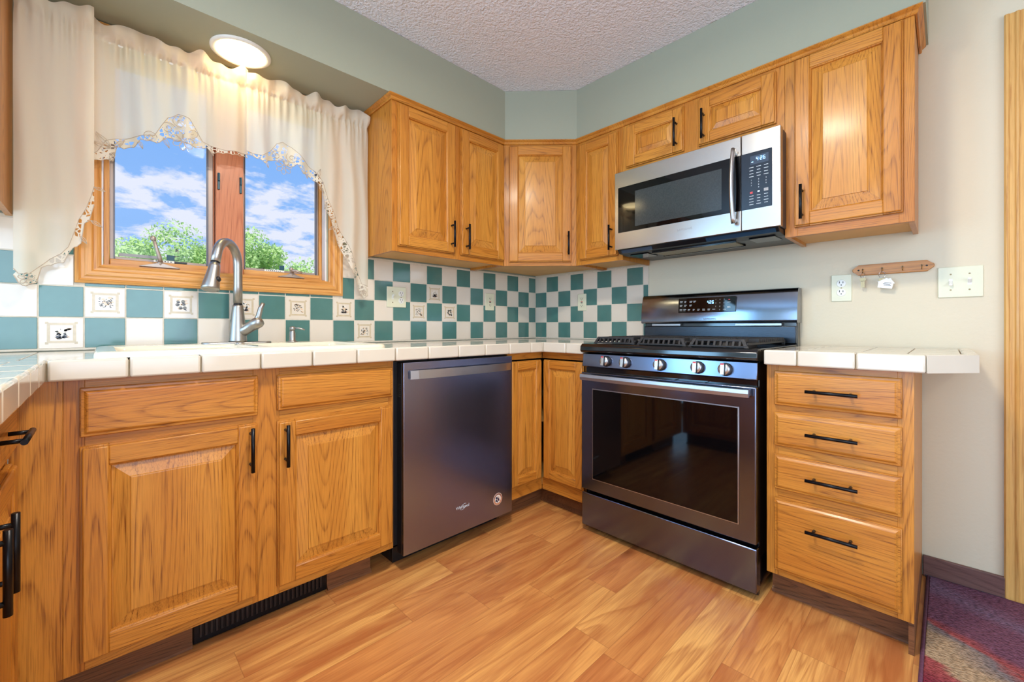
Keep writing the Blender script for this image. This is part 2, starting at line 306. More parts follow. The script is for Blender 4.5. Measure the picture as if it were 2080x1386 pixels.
# ------------------------------------------------------------------ mesh builder
class MB:
    def __init__(s): s.bm = bmesh.new(); s.mats = []; s.uv = None
    def mi(s, m):
        if m not in s.mats: s.mats.append(m)
        return s.mats.index(m)
    def _fin(s, faces, m, smooth=False):
        i = s.mi(m)
        for f in faces: f.material_index = i; f.smooth = smooth
    def poly(s, pts, m, smooth=False):
        f = s.bm.faces.new([s.bm.verts.new(p) for p in pts]); s._fin([f], m, smooth); return f
    def box(s, x0, x1, y0, y1, z0, z1, m, bev=0, seg=2, sm=False):
        x0, x1 = sorted((x0, x1)); y0, y1 = sorted((y0, y1)); z0, z1 = sorted((z0, z1))
        v = [s.bm.verts.new(p) for p in ((x0, y0, z0), (x1, y0, z0), (x1, y1, z0), (x0, y1, z0), (x0, y0, z1), (x1, y0, z1), (x1, y1, z1), (x0, y1, z1))]
        q = [(0, 3, 2, 1), (4, 5, 6, 7), (0, 1, 5, 4), (1, 2, 6, 5), (2, 3, 7, 6), (3, 0, 4, 7)]
        fs = [s.bm.faces.new([v[i] for i in a]) for a in q]; s._fin(fs, m)
        if bev > 0:
            es = list({e for f in fs for e in f.edges})
            bev = min(bev, (x1-x0)*.49, (y1-y0)*.49, (z1-z0)*.49)
            r = bmesh.ops.bevel(s.bm, geom=es, offset=bev, segments=seg, profile=.5, affect='EDGES', clamp_overlap=False)
            s._fin(r['faces'], m, True)
        return s
    def prism(s, pts, vec, m, bev=0, seg=2):
        """closed polygon (3d points) extruded by vec"""
        vec = Vector(vec); a = [s.bm.verts.new(p) for p in pts]; b = [s.bm.verts.new(Vector(p)+vec) for p in pts]; n = len(a)
        fs = [s.bm.faces.new(a[::-1]), s.bm.faces.new(b)] + [s.bm.faces.new((a[i], a[(i+1) % n], b[(i+1) % n], b[i])) for i in range(n)]
        s._fin(fs, m)
        if bev > 0:
            r = bmesh.ops.bevel(s.bm, geom=list({e for f in fs for e in f.edges}), offset=bev, segments=seg, profile=.5, affect='EDGES', clamp_overlap=True)
            s._fin(r['faces'], m, True)
        return s
    def tube(s, pts, r, m, n=12, cap=True, flat=1.0):
        pts = [Vector(p) for p in pts]; k = len(pts); rr = r if isinstance(r, (list, tuple)) else [r]*k
        rings = []; up = None
        for i, p in enumerate(pts):
            t = (pts[min(i+1, k-1)]-pts[max(i-1, 0)]).normalized()
            if up is None: up = Vector((0, 0, 1)) if abs(t.z) < .9 else Vector((1, 0, 0))
            a = t.cross(up).normalized(); up = a.cross(t).normalized()
            rings.append([s.bm.verts.new(p+(a*math.cos(2*PI*j/n)+up*math.sin(2*PI*j/n)*flat)*rr[i]) for j in range(n)])
        fs = [s.bm.faces.new((rings[i][j], rings[i][(j+1) % n], rings[i+1][(j+1) % n], rings[i+1][j])) for i in range(k-1) for j in range(n)]
        s._fin(fs, m, True)
        if cap: s._fin([s.bm.faces.new(rings[0][::-1]), s.bm.faces.new(rings[-1])], m)
        return s
    def lathe(s, prof, c, ax, m, n=32, cap=True):
        """prof: (radius, distance along ax)"""
        ax = Vector(ax).normalized(); up = Vector((0, 0, 1)) if abs(ax.z) < .9 else Vector((1, 0, 0))
        a = ax.cross(up).normalized(); b = a.cross(ax).normalized(); c = Vector(c)
        rings = [[s.bm.verts.new(c+ax*d+(a*math.cos(2*PI*j/n)+b*math.sin(2*PI*j/n))*max(r, 1e-5)) for j in range(n)] for r, d in prof]
        fs = [s.bm.faces.new((rings[i][j], rings[i][(j+1) % n], rings[i+1][(j+1) % n], rings[i+1][j])) for i in range(len(prof)-1) for j in range(n)]
        s._fin(fs, m, True)
        if cap: s._fin([s.bm.faces.new(rings[0][::-1]), s.bm.faces.new(rings[-1])], m)
        return s
    def sweep(s, prof, path, m, closed=False):
        """prof: (out, z) section; path: list of (x, y, nx, ny) with outward mitre vector"""
        rings = [[s.bm.verts.new((x+nx*o, y+ny*o, z)) for o, z in prof] for x, y, nx, ny in path]; n = len(prof)
        fs = [s.bm.faces.new((rings[i][j], rings[i][(j+1) % n], rings[i+1][(j+1) % n], rings[i+1][j])) for i in range(len(path)-1) for j in range(n)]
        fs += [s.bm.faces.new(rings[0][::-1]), s.bm.faces.new(rings[-1])]
        s._fin(fs, m); return s
    def loop_rings(s, rings, m, smooth=False, close_last=True):
        R = [[s.bm.verts.new(p) for p in r] for r in rings]; n = len(R[0])
        fs = [s.bm.faces.new((R[i][j], R[i][(j+1) % n], R[i+1][(j+1) % n], R[i+1][j])) for i in range(len(R)-1) for j in range(n)]
        s._fin(fs, m, smooth)
        if close_last: s._fin([s.bm.faces.new(R[-1])], m)
        return s
    def text(s, body, size, mat4, m, depth=.0004, align='CENTER', spacing=1.0, shear=0):
        cu = bpy.data.curves.new('t', 'FONT'); cu.body = body; cu.size = size; cu.extrude = depth; cu.align_x = align; cu.align_y = 'CENTER'
        cu.space_character = spacing; cu.shear = shear; cu.resolution_u = 3
        o = bpy.data.objects.new('t', cu); COL.objects.link(o)
        dg = bpy.context.evaluated_depsgraph_get(); me = bpy.data.meshes.new_from_object(o.evaluated_get(dg))
        n0 = len(s.bm.faces); me.transform(mat4); s.bm.from_mesh(me); s.bm.faces.ensure_lookup_table()
        s._fin(s.bm.faces[n0:], m)
        bpy.data.objects.remove(o); bpy.data.curves.remove(cu); bpy.data.meshes.remove(me); return s
    def build(s, name, parent=None, label=None, cat=None, group=None, kind=None, recalc=True, loc=None, rot=None):
        if recalc: bmesh.ops.recalc_face_normals(s.bm, faces=s.bm.faces)
        me = bpy.data.meshes.new(name); s.bm.to_mesh(me); s.bm.free()
        for m in s.mats: me.materials.append(m)
        o = bpy.data.objects.new(name, me); COL.objects.link(o)
        if parent: o.parent = parent
        if loc: o.location = loc
        if rot is not None: o.rotation_euler = (0, 0, rot)
        return tag(o, label, cat, group, kind)
def tag(o, label=None, cat=None, group=None, kind=None):
    if label: o['label'] = label
    if cat: o['category'] = cat
    if group: o['group'] = group
    if kind: o['kind'] = kind
    return o
def empty(name, loc=(0, 0, 0), rz=0, label=None, cat=None, group=None, kind=None):
    o = bpy.data.objects.new(name, None); COL.objects.link(o); o.location = loc; o.rotation_euler = (0, 0, rz); o.empty_display_size = .05
    return tag(o, label, cat, group, kind)
# frames for text: on a face looking -Y (local)
def face_my(x, y, z): return Matrix.Translation((x, y, z)) @ Matrix.Rotation(PI/2, 4, 'X')
RB = -PI/2      # things on the right wall face -X

# ================================================================== room shell
ZC, ZS = 2.385, 2.092         # ceiling, soffit underside
WX0, WX1, WZ0, WZ1 = -2.335, -1.532, 1.205, 2.02     # kitchen window opening
def wall(name, boxes, mat):
    b = MB()
    for q in boxes: b.box(*q, mat)
    return b.build(name, kind='structure')
wall('floor', [(-5.5, .12, -5.3, .14, -.06, 0)], FLOORM)
wall('ceiling', [(-5.5, .12, -5.3, .14, ZC, ZC+.08)], CEILM)
wall('wall_back', [(-5.5, -4.95, 0, .14, 0, ZC), (-3.35, WX0, 0, .14, 0, ZC), (-4.95, -3.35, 0, .14, 2.07, ZC), (-4.95, -3.35, 0, .14, 0, .06), (WX1, .12, 0, .14, 0, ZC), (WX0, WX1, 0, .14, 0, WZ0), (WX0, WX1, 0, .14, WZ1, ZC)], SAGE)
DY0, DY1 = -2.372, -3.20      # doorway in the right wall
wall('wall_right', [(0, .12, DY0, 0, 0, ZC), (0, .12, -5.3, DY1, 0, ZC), (0, .12, DY1, DY0, 2.06, ZC)], CREAMW)
wall('wall_left', [(-5.5, -5.38, -5.3, -2.45, 0, ZC), (-5.5, -5.38, -.45, 0, 0, ZC), (-5.5, -5.38, -2.45, -.45, 2.07, ZC), (-5.5, -5.38, -2.45, -.45, 0, .12)], ROOMW)
wall('wall_front', [(-5.5, -3.85, -5.3, -5.18, 0, ZC), (-1.35, .12, -5.3, -5.18, 0, ZC), (-3.85, -1.35, -5.3, -5.18, 2.08, ZC), (-3.85, -1.35, -5.3, -5.18, 0, .5)], ROOMW)

# soffit dropped over the wall cabinets, cut across the corner
def soffit():
    b = MB(); d = .315
    poly = [(-3.1, -.001), (-3.1, -d), (-.61, -d), (-d, -.622), (-d, -2.098), (-.001, -2.098), (-.001, -.001)]
    b.prism([(x, y, ZS) for x, y in poly], (0, 0, ZC-ZS-.001), SAGE)
    return b.build('ceiling_soffit', kind='structure')
soffit()

# baseboard on the right wall
b = MB(); b.box(-.014, -.0005, DY0+.075, -2.083, 0, .082, BASEB, .003); b.build('baseboard_right', kind='structure')

# door casing + doorway at the right edge
def doorway():
    r = empty('door_1', (0, 0, 0), kind='structure')
    def stile(y0, y1, z1, name):
        b = MB(); w = abs(y1-y0); s_ = 1 if y1 < y0 else -1
        prof = [(0, 0), (.012, 0), (.016, .004), (.016, .010), (.012, .013), (.012, .024), (.016, .028), (.018, .034), (.012, .037), (.012, .048), (.015, .052), (.015, .058), (.010, .0625), (.010, .070), (0, .072)]
        pts = [(-o-.0005, y0-s_*d, 0) for o, d in prof]
        b.prism(pts, (0, 0, z1), CASE); return b.build(name, r)
    stile(-2.292, -2.36, 2.098, 'casing'); stile(DY1-.02, DY1-.09, 2.098, 'casing')
    b = MB(); b.box(-.016, -.0005, DY1-.09, -2.3645, 2.0985, 2.105, CASE, .001); b.box(-.017, -.0005, DY1-.019, -2.365, 2.03, 2.098, oakY_case, .003); b.build('head_casing', r)
    b = MB(); b.box(0, .12, DY0-.001, DY0-.02, 0, 2.058, CASE); b.box(0, .12, DY1+.001, DY1+.02, 0, 2.058, CASE); b.box(0, .12, DY1+.021, DY0-.021, 2.04, 2.058, CASE); b.build('jamb', r)
    b = MB(); b.box(.07, .105, DY1+.024, DY0-.024, .008, 2.036, CASE, .003)
    for z0, z1 in ((.2, .9), (1.05, 1.9)):
        for y0, y1 in ((DY1+.12, -2.83), (-2.74, DY0-.12)): b.box(.062, .075, y0, y1, z0, z1, CASE, .004)
    d = b.build('door_leaf', r)
    b = MB(); b.lathe([(.012, 0), (.012, .03), (.028, .035), (.03, .055), (.018, .068)], (.07, DY1+.1, .95), (-1, 0, 0), BRASS, 20); b.build('door_knob', d)
oakY_case = oak('door_head_oak', 'Y', base=(214, 162, 88), dark=(176, 118, 56), light=(230, 184, 112), fig=.22)
doorway()

# rear-room windows (only met in reflections): frame + pane in the real openings
def rear_window(name, axis, a0, a1, z0, z1, p, n_v):
    r = empty(name, kind='structure'); f = MB()
    def bx(u0, u1, d0, d1, w0, w1, m):
        if axis == 'x': f.box(u0, u1, p+d0, p+d1, w0, w1, m, .003)
        else: f.box(p+d0, p+d1, u0, u1, w0, w1, m, .003)
    w = .06
    bx(a0, a0+w, 0, .06, z0, z1, CASE); bx(a1-w, a1, 0, .06, z0, z1, CASE); bx(a0+w, a1-w, 0, .06, z0, z0+w, CASE); bx(a0+w, a1-w, 0, .06, z1-w, z1, CASE)
    for k in range(1, n_v+1):
        c = a0+(a1-a0)*k/(n_v+1); bx(c-.03, c+.03, 0, .06, z0+w, z1-w, CASE)
    f.build('window_frame', r)
    f = MB(); bx(a0+w, a1-w, .025, .031, z0+w, z1-w, GLASS); f.build('pane', r)
rear_window('window_2', 'y', -2.449, -.451, .121, 2.069, -5.46, 1)
rear_window('window_4', 'x', -4.949, -3.351, .061, 2.069, .04, 1)
rear_window('window_3', 'x', -3.849, -1.351, .501, 2.079, -5.26, 2)

# ================================================================== kitchen window
def kitchen_window():
    r = empty('window_1', (0, 0, 0), kind='structure')
    b = MB()     # picture-frame casing with reeded profile
    o0, o1, zo0, zo1 = -2.401, -1.456, 1.138, 2.086
    prof = [(0, 0), (0, .014), (.010, .018), (.016, .013), (.024, .013), (.030, .018), (.042, .018), (.048, .012), (.056, .012), (.062, .015), (.068, .010), (.068, 0)]
    rings = []
    for d, h in prof:
        rings.append([(o0+d, -h-.0005, zo0+d), (o1-d, -h-.0005, zo0+d), (o1-d, -h-.0005, zo1-d), (o0+d, -h-.0005, zo1-d)])
    bm = b.bm; R = [[bm.verts.new(p) for p in q] for q in rings]; iX, iZ = b.mi(PINEX), b.mi(PINEZ)
    for i in range(len(R)-1):
        for j in range(4):
            f = bm.faces.new((R[i][j], R[i][(j+1) % 4], R[i+1][(j+1) % 4], R[i+1][j])); f.material_index = iX if j % 2 == 0 else iZ
    b.build('casing', r)
    b = MB(); t = .006      # jamb liner
    b.box(WX0, WX0+t, -.0005, .13, WZ0, WZ1, JAMB); b.box(WX1-t, WX1, -.0005, .13, WZ0, WZ1, JAMB)
    b.box(WX0+t, WX1-t, -.0005, .13, WZ1-t, WZ1, JAMB); b.box(WX0+t, WX1-t, -.0005, .13, WZ0, WZ0+t, PINEX)
    b.build('jamb_liner', r)
    b = MB(); b.box(-1.985, -1.884, .012, .12, WZ0+t, WZ1-t, MULL, .002); b.build('mullion', r)
    k = 0
    for x0, x1, g0, g1 in ((WX0+t+.001, -1.986, -2.296, -2.014), (-1.883, WX1-t-.001, -1.871, -1.570)):
        a = MB(); zb, zt = WZ0+t+.001, WZ1-t-.001
        wl, wr = (.017, .004) if k == 0 else (.003, .015)
        a.box(x0, x0+wl, .04, .075, zb, zt, MULL if k else PINEZ, .002); a.box(x1-wr, x1, .04, .075, zb, zt, PINEZ if k else MULL, .002)
        a.box(x0+wl, x1-wr, .03, .075, zb, 1.237, PINEX, .003); a.box(x0+wl, x1-wr, .04, .075, zt-.03, zt, PINEX, .002)
        sa = a.build('sash', r)
        a = MB(); X0, X1 = x0+wl+.0005, x1-wr-.0005
        a.box(X0, g0-.002, .046, .062, 1.2375, zt-.031, ALU, .001); a.box(g1+.002, X1, .046, .062, 1.2375, zt-.031, ALU, .001)
        a.box(g0-.001, g1+.001, .046, .062, 1.2375, 1.248, ALU, .001); a.box(g0-.001, g1+.001, .046, .062, zt-.045, zt-.031, ALU, .001)
        a.box(g1+.0005, g1+.007, .040, .0455, 1.24, zt-.032, ALUD); a.box(g0-.004, g0-.0005, .040, .0455, 1.24, zt-.032, ALUD)
        a.build('screen_frame', sa)
        a = MB(); a.box(g0, g1, .064, .068, 1.246, zt-.035, GLASS); a.build('pane', sa)
        a = MB(); c = (g0+g1)/2; ox = -.005 if k == 0 else .022
        if k == 0:
            a.box(g0+.01, g0+.125, .040, .045, 1.2505, 1.262, PRINTG)
            a.box(c+.01, c+.035, .038, .045, 1.2485, 1.27, TEALP, .001); a.box(c+.035, c+.075, .038, .045, 1.2385, 1.246, BLKP, .001)
            a.box(c-.03, c+.034, .0375, .0395, 1.2385, 1.247, WHITEP); 
            for q in range(6): a.box(c-.024+q*.009, c-.019+q*.009, .037, .0378, 1.241, 1.2445, DARKSLOT)
        else:
            a.box(c-.012, c+.008, .038, .045, 1.2485, 1.27, TEALP, .001); a.box(c-.075, c+.008, .0375, .0395, 1.2385, 1.247, WHITEP)
            for q in range(8): a.box(c-.068+q*.008, c-.064+q*.008, .037, .0378, 1.241, 1.2445, DARKSLOT)
        a.build('screen_tab', sa)
        # casement operator
        a = MB(); cx = -2.168 if k == 0 else -1.69; L = .062 if k == 0 else .056
        pts = [(cx-L, 1.2165), (cx+L, 1.2165), (cx+L*.97, 1.2205), (cx+L*.4, 1.226), (cx+.012, 1.234), (cx-.012, 1.234), (cx-L*.4, 1.226), (cx-L*.97, 1.2205)]
        a.prism([(x, .029, z-.004) for x, z in pts], (0, -.035, 0), NICKP, .002)
        a.lathe([(.011, 0), (.009, .014), (.006, .02)], (cx, .005, 1.222), (0, -.35, .94), NICKP, 20)
        op = a.build('crank_base', sa, label='metal casement operator base')
        a = MB()
        if k == 0: a.tube([(cx, -.004, 1.236), (cx-.002, -.012, 1.250), (cx-.012, -.014, 1.285), (cx-.020, -.014, 1.318)], [.008, .0065, .0055, .006], NICKP, 10); a.lathe([(.003, -.004), (.009, 0), (.0095, .008), (.007, .014), (.002, .017)], (cx-.021, -.014, 1.316), (-.2, 0, 1), NICKP, 14)
        else: a.tube([(cx, -.004, 1.236), (cx-.006, -.014, 1.246), (cx+.010, -.03, 1.242), (cx+.034, -.034, 1.234)], [.008, .0075, .006, .006], NICKP, 10); a.lathe([(.003, -.006), (.009, 0), (.009, .008), (.004, .014)], (cx-.006, -.014, 1.246), (-.4, -.3, .8), NICKP, 14)
        a.build('crank_handle', sa)
        k += 1
    for x in (-1.976, -1.896):
        a = MB(); a.box(x-.004, x+.004, .003, .0118, 1.565, 1.635, TEALP, .001); a.box(x-.003, x+.003, -.006, .003, 1.60, 1.632, TEALP, .002); a.build('sash_lock', r)
    return r
NICKP = plain('painted_taupe_hardware', lin(176, 160, 148), .35, metal=.5, noise=(20, .03))
kitchen_window()

# ================================================================== outside
b = MB(); b.box(-60, 60, .6, 90, -1.3, -1.2, GRASS); b.build('lawn_ground', kind='structure')
def tree(name_, x, y, top, rad, hz, n, label, seed):
    rnd = random.Random(seed); r = empty('leafy_tree', (x, y, -1.2), 0, label, 'tree')
    a = MB(); h = top+1.2
    a.tube([(0, 0, 0), (.1, .05, h*.3), (0, .1, h*.55), (.05, 0, h*.85)], [.22, .17, .11, .03], BARK, 10)
    ends = []
    for k in range(9):
        an = k*2.4; z0 = h*(.35+.04*k); L = rad*(.3+.25*rnd.random())
        e = (math.cos(an)*L, math.sin(an)*L, z0+h*.08); a.tube([(0, .05, z0), (e[0]*.5, e[1]*.5, z0+h*.05), e], [.07, .045, .012], BARK, 6)
    a.build('trunk', r)
    a = MB(); blobs = [(Vector((0, 0, h-rad*.62)), rad*.60)]
    for k in range(14):
        an = rnd.random()*2*PI; q = rad*(.35+.4*rnd.random()); blobs.append((Vector((math.cos(an)*q, math.sin(an)*q, h-rad*.5-hz*(.1+.6*rnd.random()))), rad*(.28+.18*rnd.random())))
    for k in range(n):
        c, br = rnd.choice(blobs); d = Vector((rnd.gauss(0, 1), rnd.gauss(0, 1), rnd.gauss(0, 1))).normalized()
        p = c+d*br*(.55+.5*rnd.random()); s_ = (.03+.035*rnd.random())*y/12; u = Vector((rnd.gauss(0, 1), rnd.gauss(0, 1), rnd.gauss(0, 1))).normalized(); v = u.cross(d).normalized()
        a.poly([p-u*s_, p-v*s_*.5, p+u*s_, p+v*s_*.5], LEAF)
    a.build('crown', r, recalc=False)
tree('t', -.95, 12, 3.80, 1.30, 2.2, 22000, 'pale green leafy tree seen through the left window pane', 3)
tree('t', 1.8, 17, 4.95, 1.35, 3.4, 18000, 'bushy green tree behind the centre mullion and right pane', 5)
tree('t', 6.0, 23, 5.0, 2.3, 3.0, 18000, 'low spreading tree at the bottom right of the right pane', 8)
tree('t', -2.05, 8, 2.42, .50, 1.0, 9000, 'small green tree at the bottom left of the left pane', 11)

# ================================================================== backsplash tiles
TP = .1095; ZT = .905
def backsplash():
    r = empty('tile_backsplash', (0, 0, 0), 0, 'checkerboard teal and cream tile backsplash with pictured tiles around the sink corner', 'backsplash')
    a = MB(); g = .0018; th = .006
    # back wall
    a.box(-3.08, -.0055, -.0045, -.0008, .8995, 1.1375, GROUT); a.box(-3.08, -2.4025, -.0045, -.0008, 1.1375, 1.352, GROUT); a.box(-1.4545, -.0055, -.0045, -.0008, 1.1375, 1.352, GROUT)
    a.box(-.0045, -.0008, -.915, -.001, .8995, 1.352, GROUT)
    deco = {(22, 0): 0, (12, 0): 1, (21, 1): 1, (19, 1): 2, (17, 1): 0, (15, 1): 1, (13, 1): 0, (9, 1): 1, (7, 1): 2, (8, 2): 0}
    for k in range(0, 28):
        xr = -.0055 if k == 0 else -.0778-(k-1)*TP; xl = -.0778-k*TP
        for j in range(4):
            z0 = ZT+j*TP; z1 = min(z0+TP, 1.3515)
            tl = (k+j) % 2 == 1
            x0, x1 = xl+g, xr-g
            if j >= 2 and x1 > -2.402 and x0 < -1.455:
                if x0 < -2.402: x1 = min(x1, -2.4035)
                elif x1 > -1.455: x0 = max(x0, -1.453)
                elif j == 2: z1 = 1.138; tl = True
                else: continue
                if x1-x0 < .008: continue
            if j == 2 and z1 == 1.138: a.box(x0, x1, -th, -.004, z0+g*1.5, 1.1365, TILET, .001, 1)
            else: a.box(x0, x1, -th, -.004, z0+g, z1-g, TILET if tl else TILEC, .0012, 1)
    for k in range(0, 9):
        yr = -.0065 if k == 0 else -.1142-(k-1)*TP; yl = max(-.1142-k*TP, -.914)
        for j in range(4):
            z0 = ZT+j*TP; z1 = min(z0+TP, 1.3515)
            if yr-yl > .01: a.box(-th, -.004, yl+g, yr-g, z0+g, z1-g, TILET if (k+j) % 2 == 0 else TILEC, .0012, 1)
    a.build('tile_field', r)
    rnd = random.Random(4)
    for (k, j), st in deco.items():
        cx = -.0778-(k-.5)*TP; cz = ZT+(j+.5)*TP; d = MB(); y = -th-.0003; h = .035
        def leaf(x, z, an, L, w, m, yo=0):
            c, s_ = math.cos(an), math.sin(an); y_ = y-.0002-yo
            P = [(0, 0), (L*.3, w*.5), (L*.7, w*.4), (L, 0), (L*.7, -w*.4), (L*.3, -w*.5)]
            d.poly([(cx+x+c*u-s_*v, y_, cz+z+s_*u+c*v) for u, v in P], m)
        d.box(cx-h, cx+h, y, y+.0003, cz-h, cz+h, SEPIA)
        d.box(cx-h+.008, cx+h-.008, y-.0001, y+.0001, cz-h+.008, cz+h-.008, TILEC)
        for sx in (-1, 1):
            for sz in (-1, 1): d.box(cx+sx*h-.004, cx+sx*h+.004, y-.0001, y+.0003, cz+sz*h-.004, cz+sz*h+.004, SEPIAD)
        for q in range(7): leaf(rnd.uniform(-.02, .012), rnd.uniform(-.02, .018), rnd.uniform(-.4, .4), .016, .008, INKP, 0)
        if st == 0:
            for q in range(11): an = rnd.uniform(0, 2*PI); leaf(math.cos(an)*.006, .004+math.sin(an)*.005, an, .012, .008, INKW, .0002)
            for q in range(9): an = rnd.uniform(0, 2*PI); leaf(math.cos(an)*.007, .004+math.sin(an)*.006, an, .006, .0015, INKG, .0004)
            for an in (.25, .6, 1.0, 2.1, 2.6, 2.9): leaf(0, -.018, an, .018, .005, INKD, .0005)
        elif st == 1:
            for q in range(34): leaf(rnd.uniform(-.018, .016), rnd.uniform(-.018, .018), rnd.uniform(0, 2*PI), rnd.uniform(.004, .009), .003, INKG if q % 3 else INKD, .0002+.00002*q)
            for q in range(12): leaf(rnd.uniform(-.015, .012), rnd.uniform(-.015, .015), rnd.uniform(0, 2*PI), .006, .005, INKW, .0001)
        else:
            for (x, z, s_) in ((-.010, .012, 1), (.006, .013, 1.2), (-.012, 0, 1.2), (.008, .002, 1), (-.002, -.012, 1.1), (.011, -.012, 1.2)):
                d.lathe([(.0055*s_, 0), (.0055*s_, .0002)], (cx+x, y-.0005, cz+z), (0, -1, 0), INKG, 12); leaf(x-.004, z-.003, rnd.uniform(-.6, .6), .011*s_, .005, INKD, .001)
        d.build('pictured_tile', r, label='cream tile printed with a small botanical picture')
backsplash()

# ================================================================== cabinets
def bar_pull(parent, x, yf, z, vert, L=.136, cc=.096):
    a = MB(); r = .0056; y = yf-.032
    if vert: a.tube([(x, y, z-L/2), (x, y, z+L/2)], r, BLKM, 16); ps = [(x, z-cc/2), (x, z+cc/2)]
    else: a.tube([(x-L/2, y, z), (x+L/2, y, z)], r, BLKM, 16); ps = [(x-cc/2, z), (x+cc/2, z)]
    for px, pz in ps: a.tube([(px, yf-.0002, pz), (px, y, pz)], .0045, BLKM, 12)
    return a.build('bar_pull', parent, label='matte black bar pull')
def raised_panel(parent, x0, x1, z0, z1, yf, horiz=False):
    a = MB(); m = OZP
    def ring(i, y): return [(x0+i, y, z0+i), (x1-i, y, z0+i), (x1-i, y, z1-i), (x0+i, y, z1-i)]
    w = min(.034, (x1-x0)*.22, (z1-z0)*.22)
    a.loop_rings([ring(-.004, yf+.013), ring(.002, yf+.0125), ring(w, yf+.0045), ring(w+.0015, yf+.0022), ring(w+.004, yf+.0018)], m)
    return a.build('raised_panel', parent, recalc=True)
def door(root, x0, x1, z0, z1, yb, pull=None, t=.020, name='door', label=None, pullz=None, st=.054):
    """back of the door at y=yb, facing -y. pull: (side,'v') side -1 left / 1 right"""
    yf = yb-t; a = MB(); i = .0045
    st = min(st, (x1-x0)*.24); rl = min(st, (z1-z0)*.24)
    # backing lip round the perimeter, then the proud frame
    a.box(x0, x0+st, yb-.0115, yb, z0, z1, OZ, .002, 1); a.box(x1-st, x1, yb-.0115, yb, z0, z1, OZ, .002, 1)
    a.box(x0+st, x1-st, yb-.0115, yb, z0, z0+rl, OX, 0); a.box(x0+st, x1-st, yb-.0115, yb, z1-rl, z1, OX, 0)
    a.box(x0+i, x0+st, yf, yb-.010, z0+i, z1-i, OZ, .0035); a.box(x1-st, x1-i, yf, yb-.010, z0+i, z1-i, OZ, .0035)
    a.box(x0+st-.001, x1-st+.001, yf+.0002, yb-.010, z0+i, z0+rl, OX, .0035); a.box(x0+st-.001, x1-st+.001, yf+.0002, yb-.010, z1-rl, z1-i, OX, .0035)
    # inner bead
    w = .006
    bx0, bx1, bz0, bz1 = x0+st, x1-st, z0+rl, z1-rl
    a.loop_rings([[(bx0, yf+.0035, bz0), (bx1, yf+.0035, bz0), (bx1, yf+.0035, bz1), (bx0, yf+.0035, bz1)],
                  [(bx0+w*.6, yf+.0055, bz0+w*.6), (bx1-w*.6, yf+.0055, bz0+w*.6), (bx1-w*.6, yf+.0055, bz1-w*.6), (bx0+w*.6, yf+.0055, bz1-w*.6)],
                  [(bx0+w, yf+.014, bz0+w), (bx1-w, yf+.014, bz0+w), (bx1-w, yf+.014, bz1-w), (bx0+w, yf+.014, bz1-w)]], OZ, close_last=False)
    d = a.build(name, root, label=label)
    raised_panel(d, bx0+w, bx1-w, bz0+w, bz1-w, yf)
    if pull is not None:
        s_, pz = pull; px = (x0+.030) if s_ < 0 else (x1-.030)
        bar_pull(d, px, yf, pz, True)
    return d
def drawer(root, x0, x1, z0, z1, yb, pull=True, name='drawer', plx=None):
    a = MB(); a.box(x0, x1, yb-.012, yb, z0, z1, OX, .002, 1)
    def ring(i, y): return [(x0+i, y, z0+i), (x1-i, y, z0+i), (x1-i, y, z1-i), (x0+i, y, z1-i)]
    a.loop_rings([ring(.003, yb-.0118), ring(.003, yb-.015), ring(.008, yb-.0155), ring(.013, yb-.0195), ring(.016, yb-.020)], OX)
    d = a.build(name, root)
    if pull: bar_pull(d, (x0+x1)/2 if plx is None else plx, yb-.020, (z0+z1)/2 if (z1-z0) < .2 else z1-.077, False)
    return d
def carcass(root, w, z0, z1, depth, t=.016, top=True, toe=None, mat=OZ, side='MAPLE'):
    """box open at the front, front edge at y=-depth+.019 (behind the face frame)"""
    a = MB(); yb, yf = -.008, -depth+.0192
    a.box(.0005, t, yf, yb, z0, z1, mat); a.box(w-t, w-.0005, yf, yb, z0, z1, mat)
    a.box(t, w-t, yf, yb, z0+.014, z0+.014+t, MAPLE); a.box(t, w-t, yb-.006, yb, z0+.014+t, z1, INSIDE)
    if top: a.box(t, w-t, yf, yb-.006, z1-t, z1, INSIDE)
    return a.build('carcass', root)
def frame(root, w, z0, z1, depth, stiles, rails, t=.019):
    """stiles: list of (x0,x1); rails: list of (x0,x1,z0,z1)"""
    a = MB(); y0, y1 = -depth, -depth+t
    for x0, x1 in stiles: a.box(x0, x1, y0, y1, z0, z1, OZ, .0006, 1)
    for x0, x1, za, zb in rails: a.box(x0, x1, y0, y1, za, zb, OX, .0006, 1)
    return a.build('face_frame', root)
BD = .61; UD = .305

# --- wall cabinets on the back wall, right of the window (x -1.342 .. -.61)
def upper_two():
    X0 = -1.342; w = .730; z0, z1 = 1.345, ZS-.003
    r = empty('wall_cabinet', (X0, 0, 0), 0, 'tall two-door oak wall cabinet right of the window, above the tiled backsplash', 'cabinet')
    carcass(r, w, z0, z1, UD)
    frame(r, w, z0, z1, UD, [(0, .040), (.357, .410), (w-.014, w)], [(.040, .357, z0, z0+.038), (.410, w-.014, z0, z0+.038), (.040, .357, 2.045, z1), (.410, w-.014, 2.045, z1)])
    door(r, .028, .364, 1.372, 2.058, -UD, (1, 1.468)); door(r, .403, .722, 1.372, 2.058, -UD, (-1, 1.468))
    return r
upper_two()
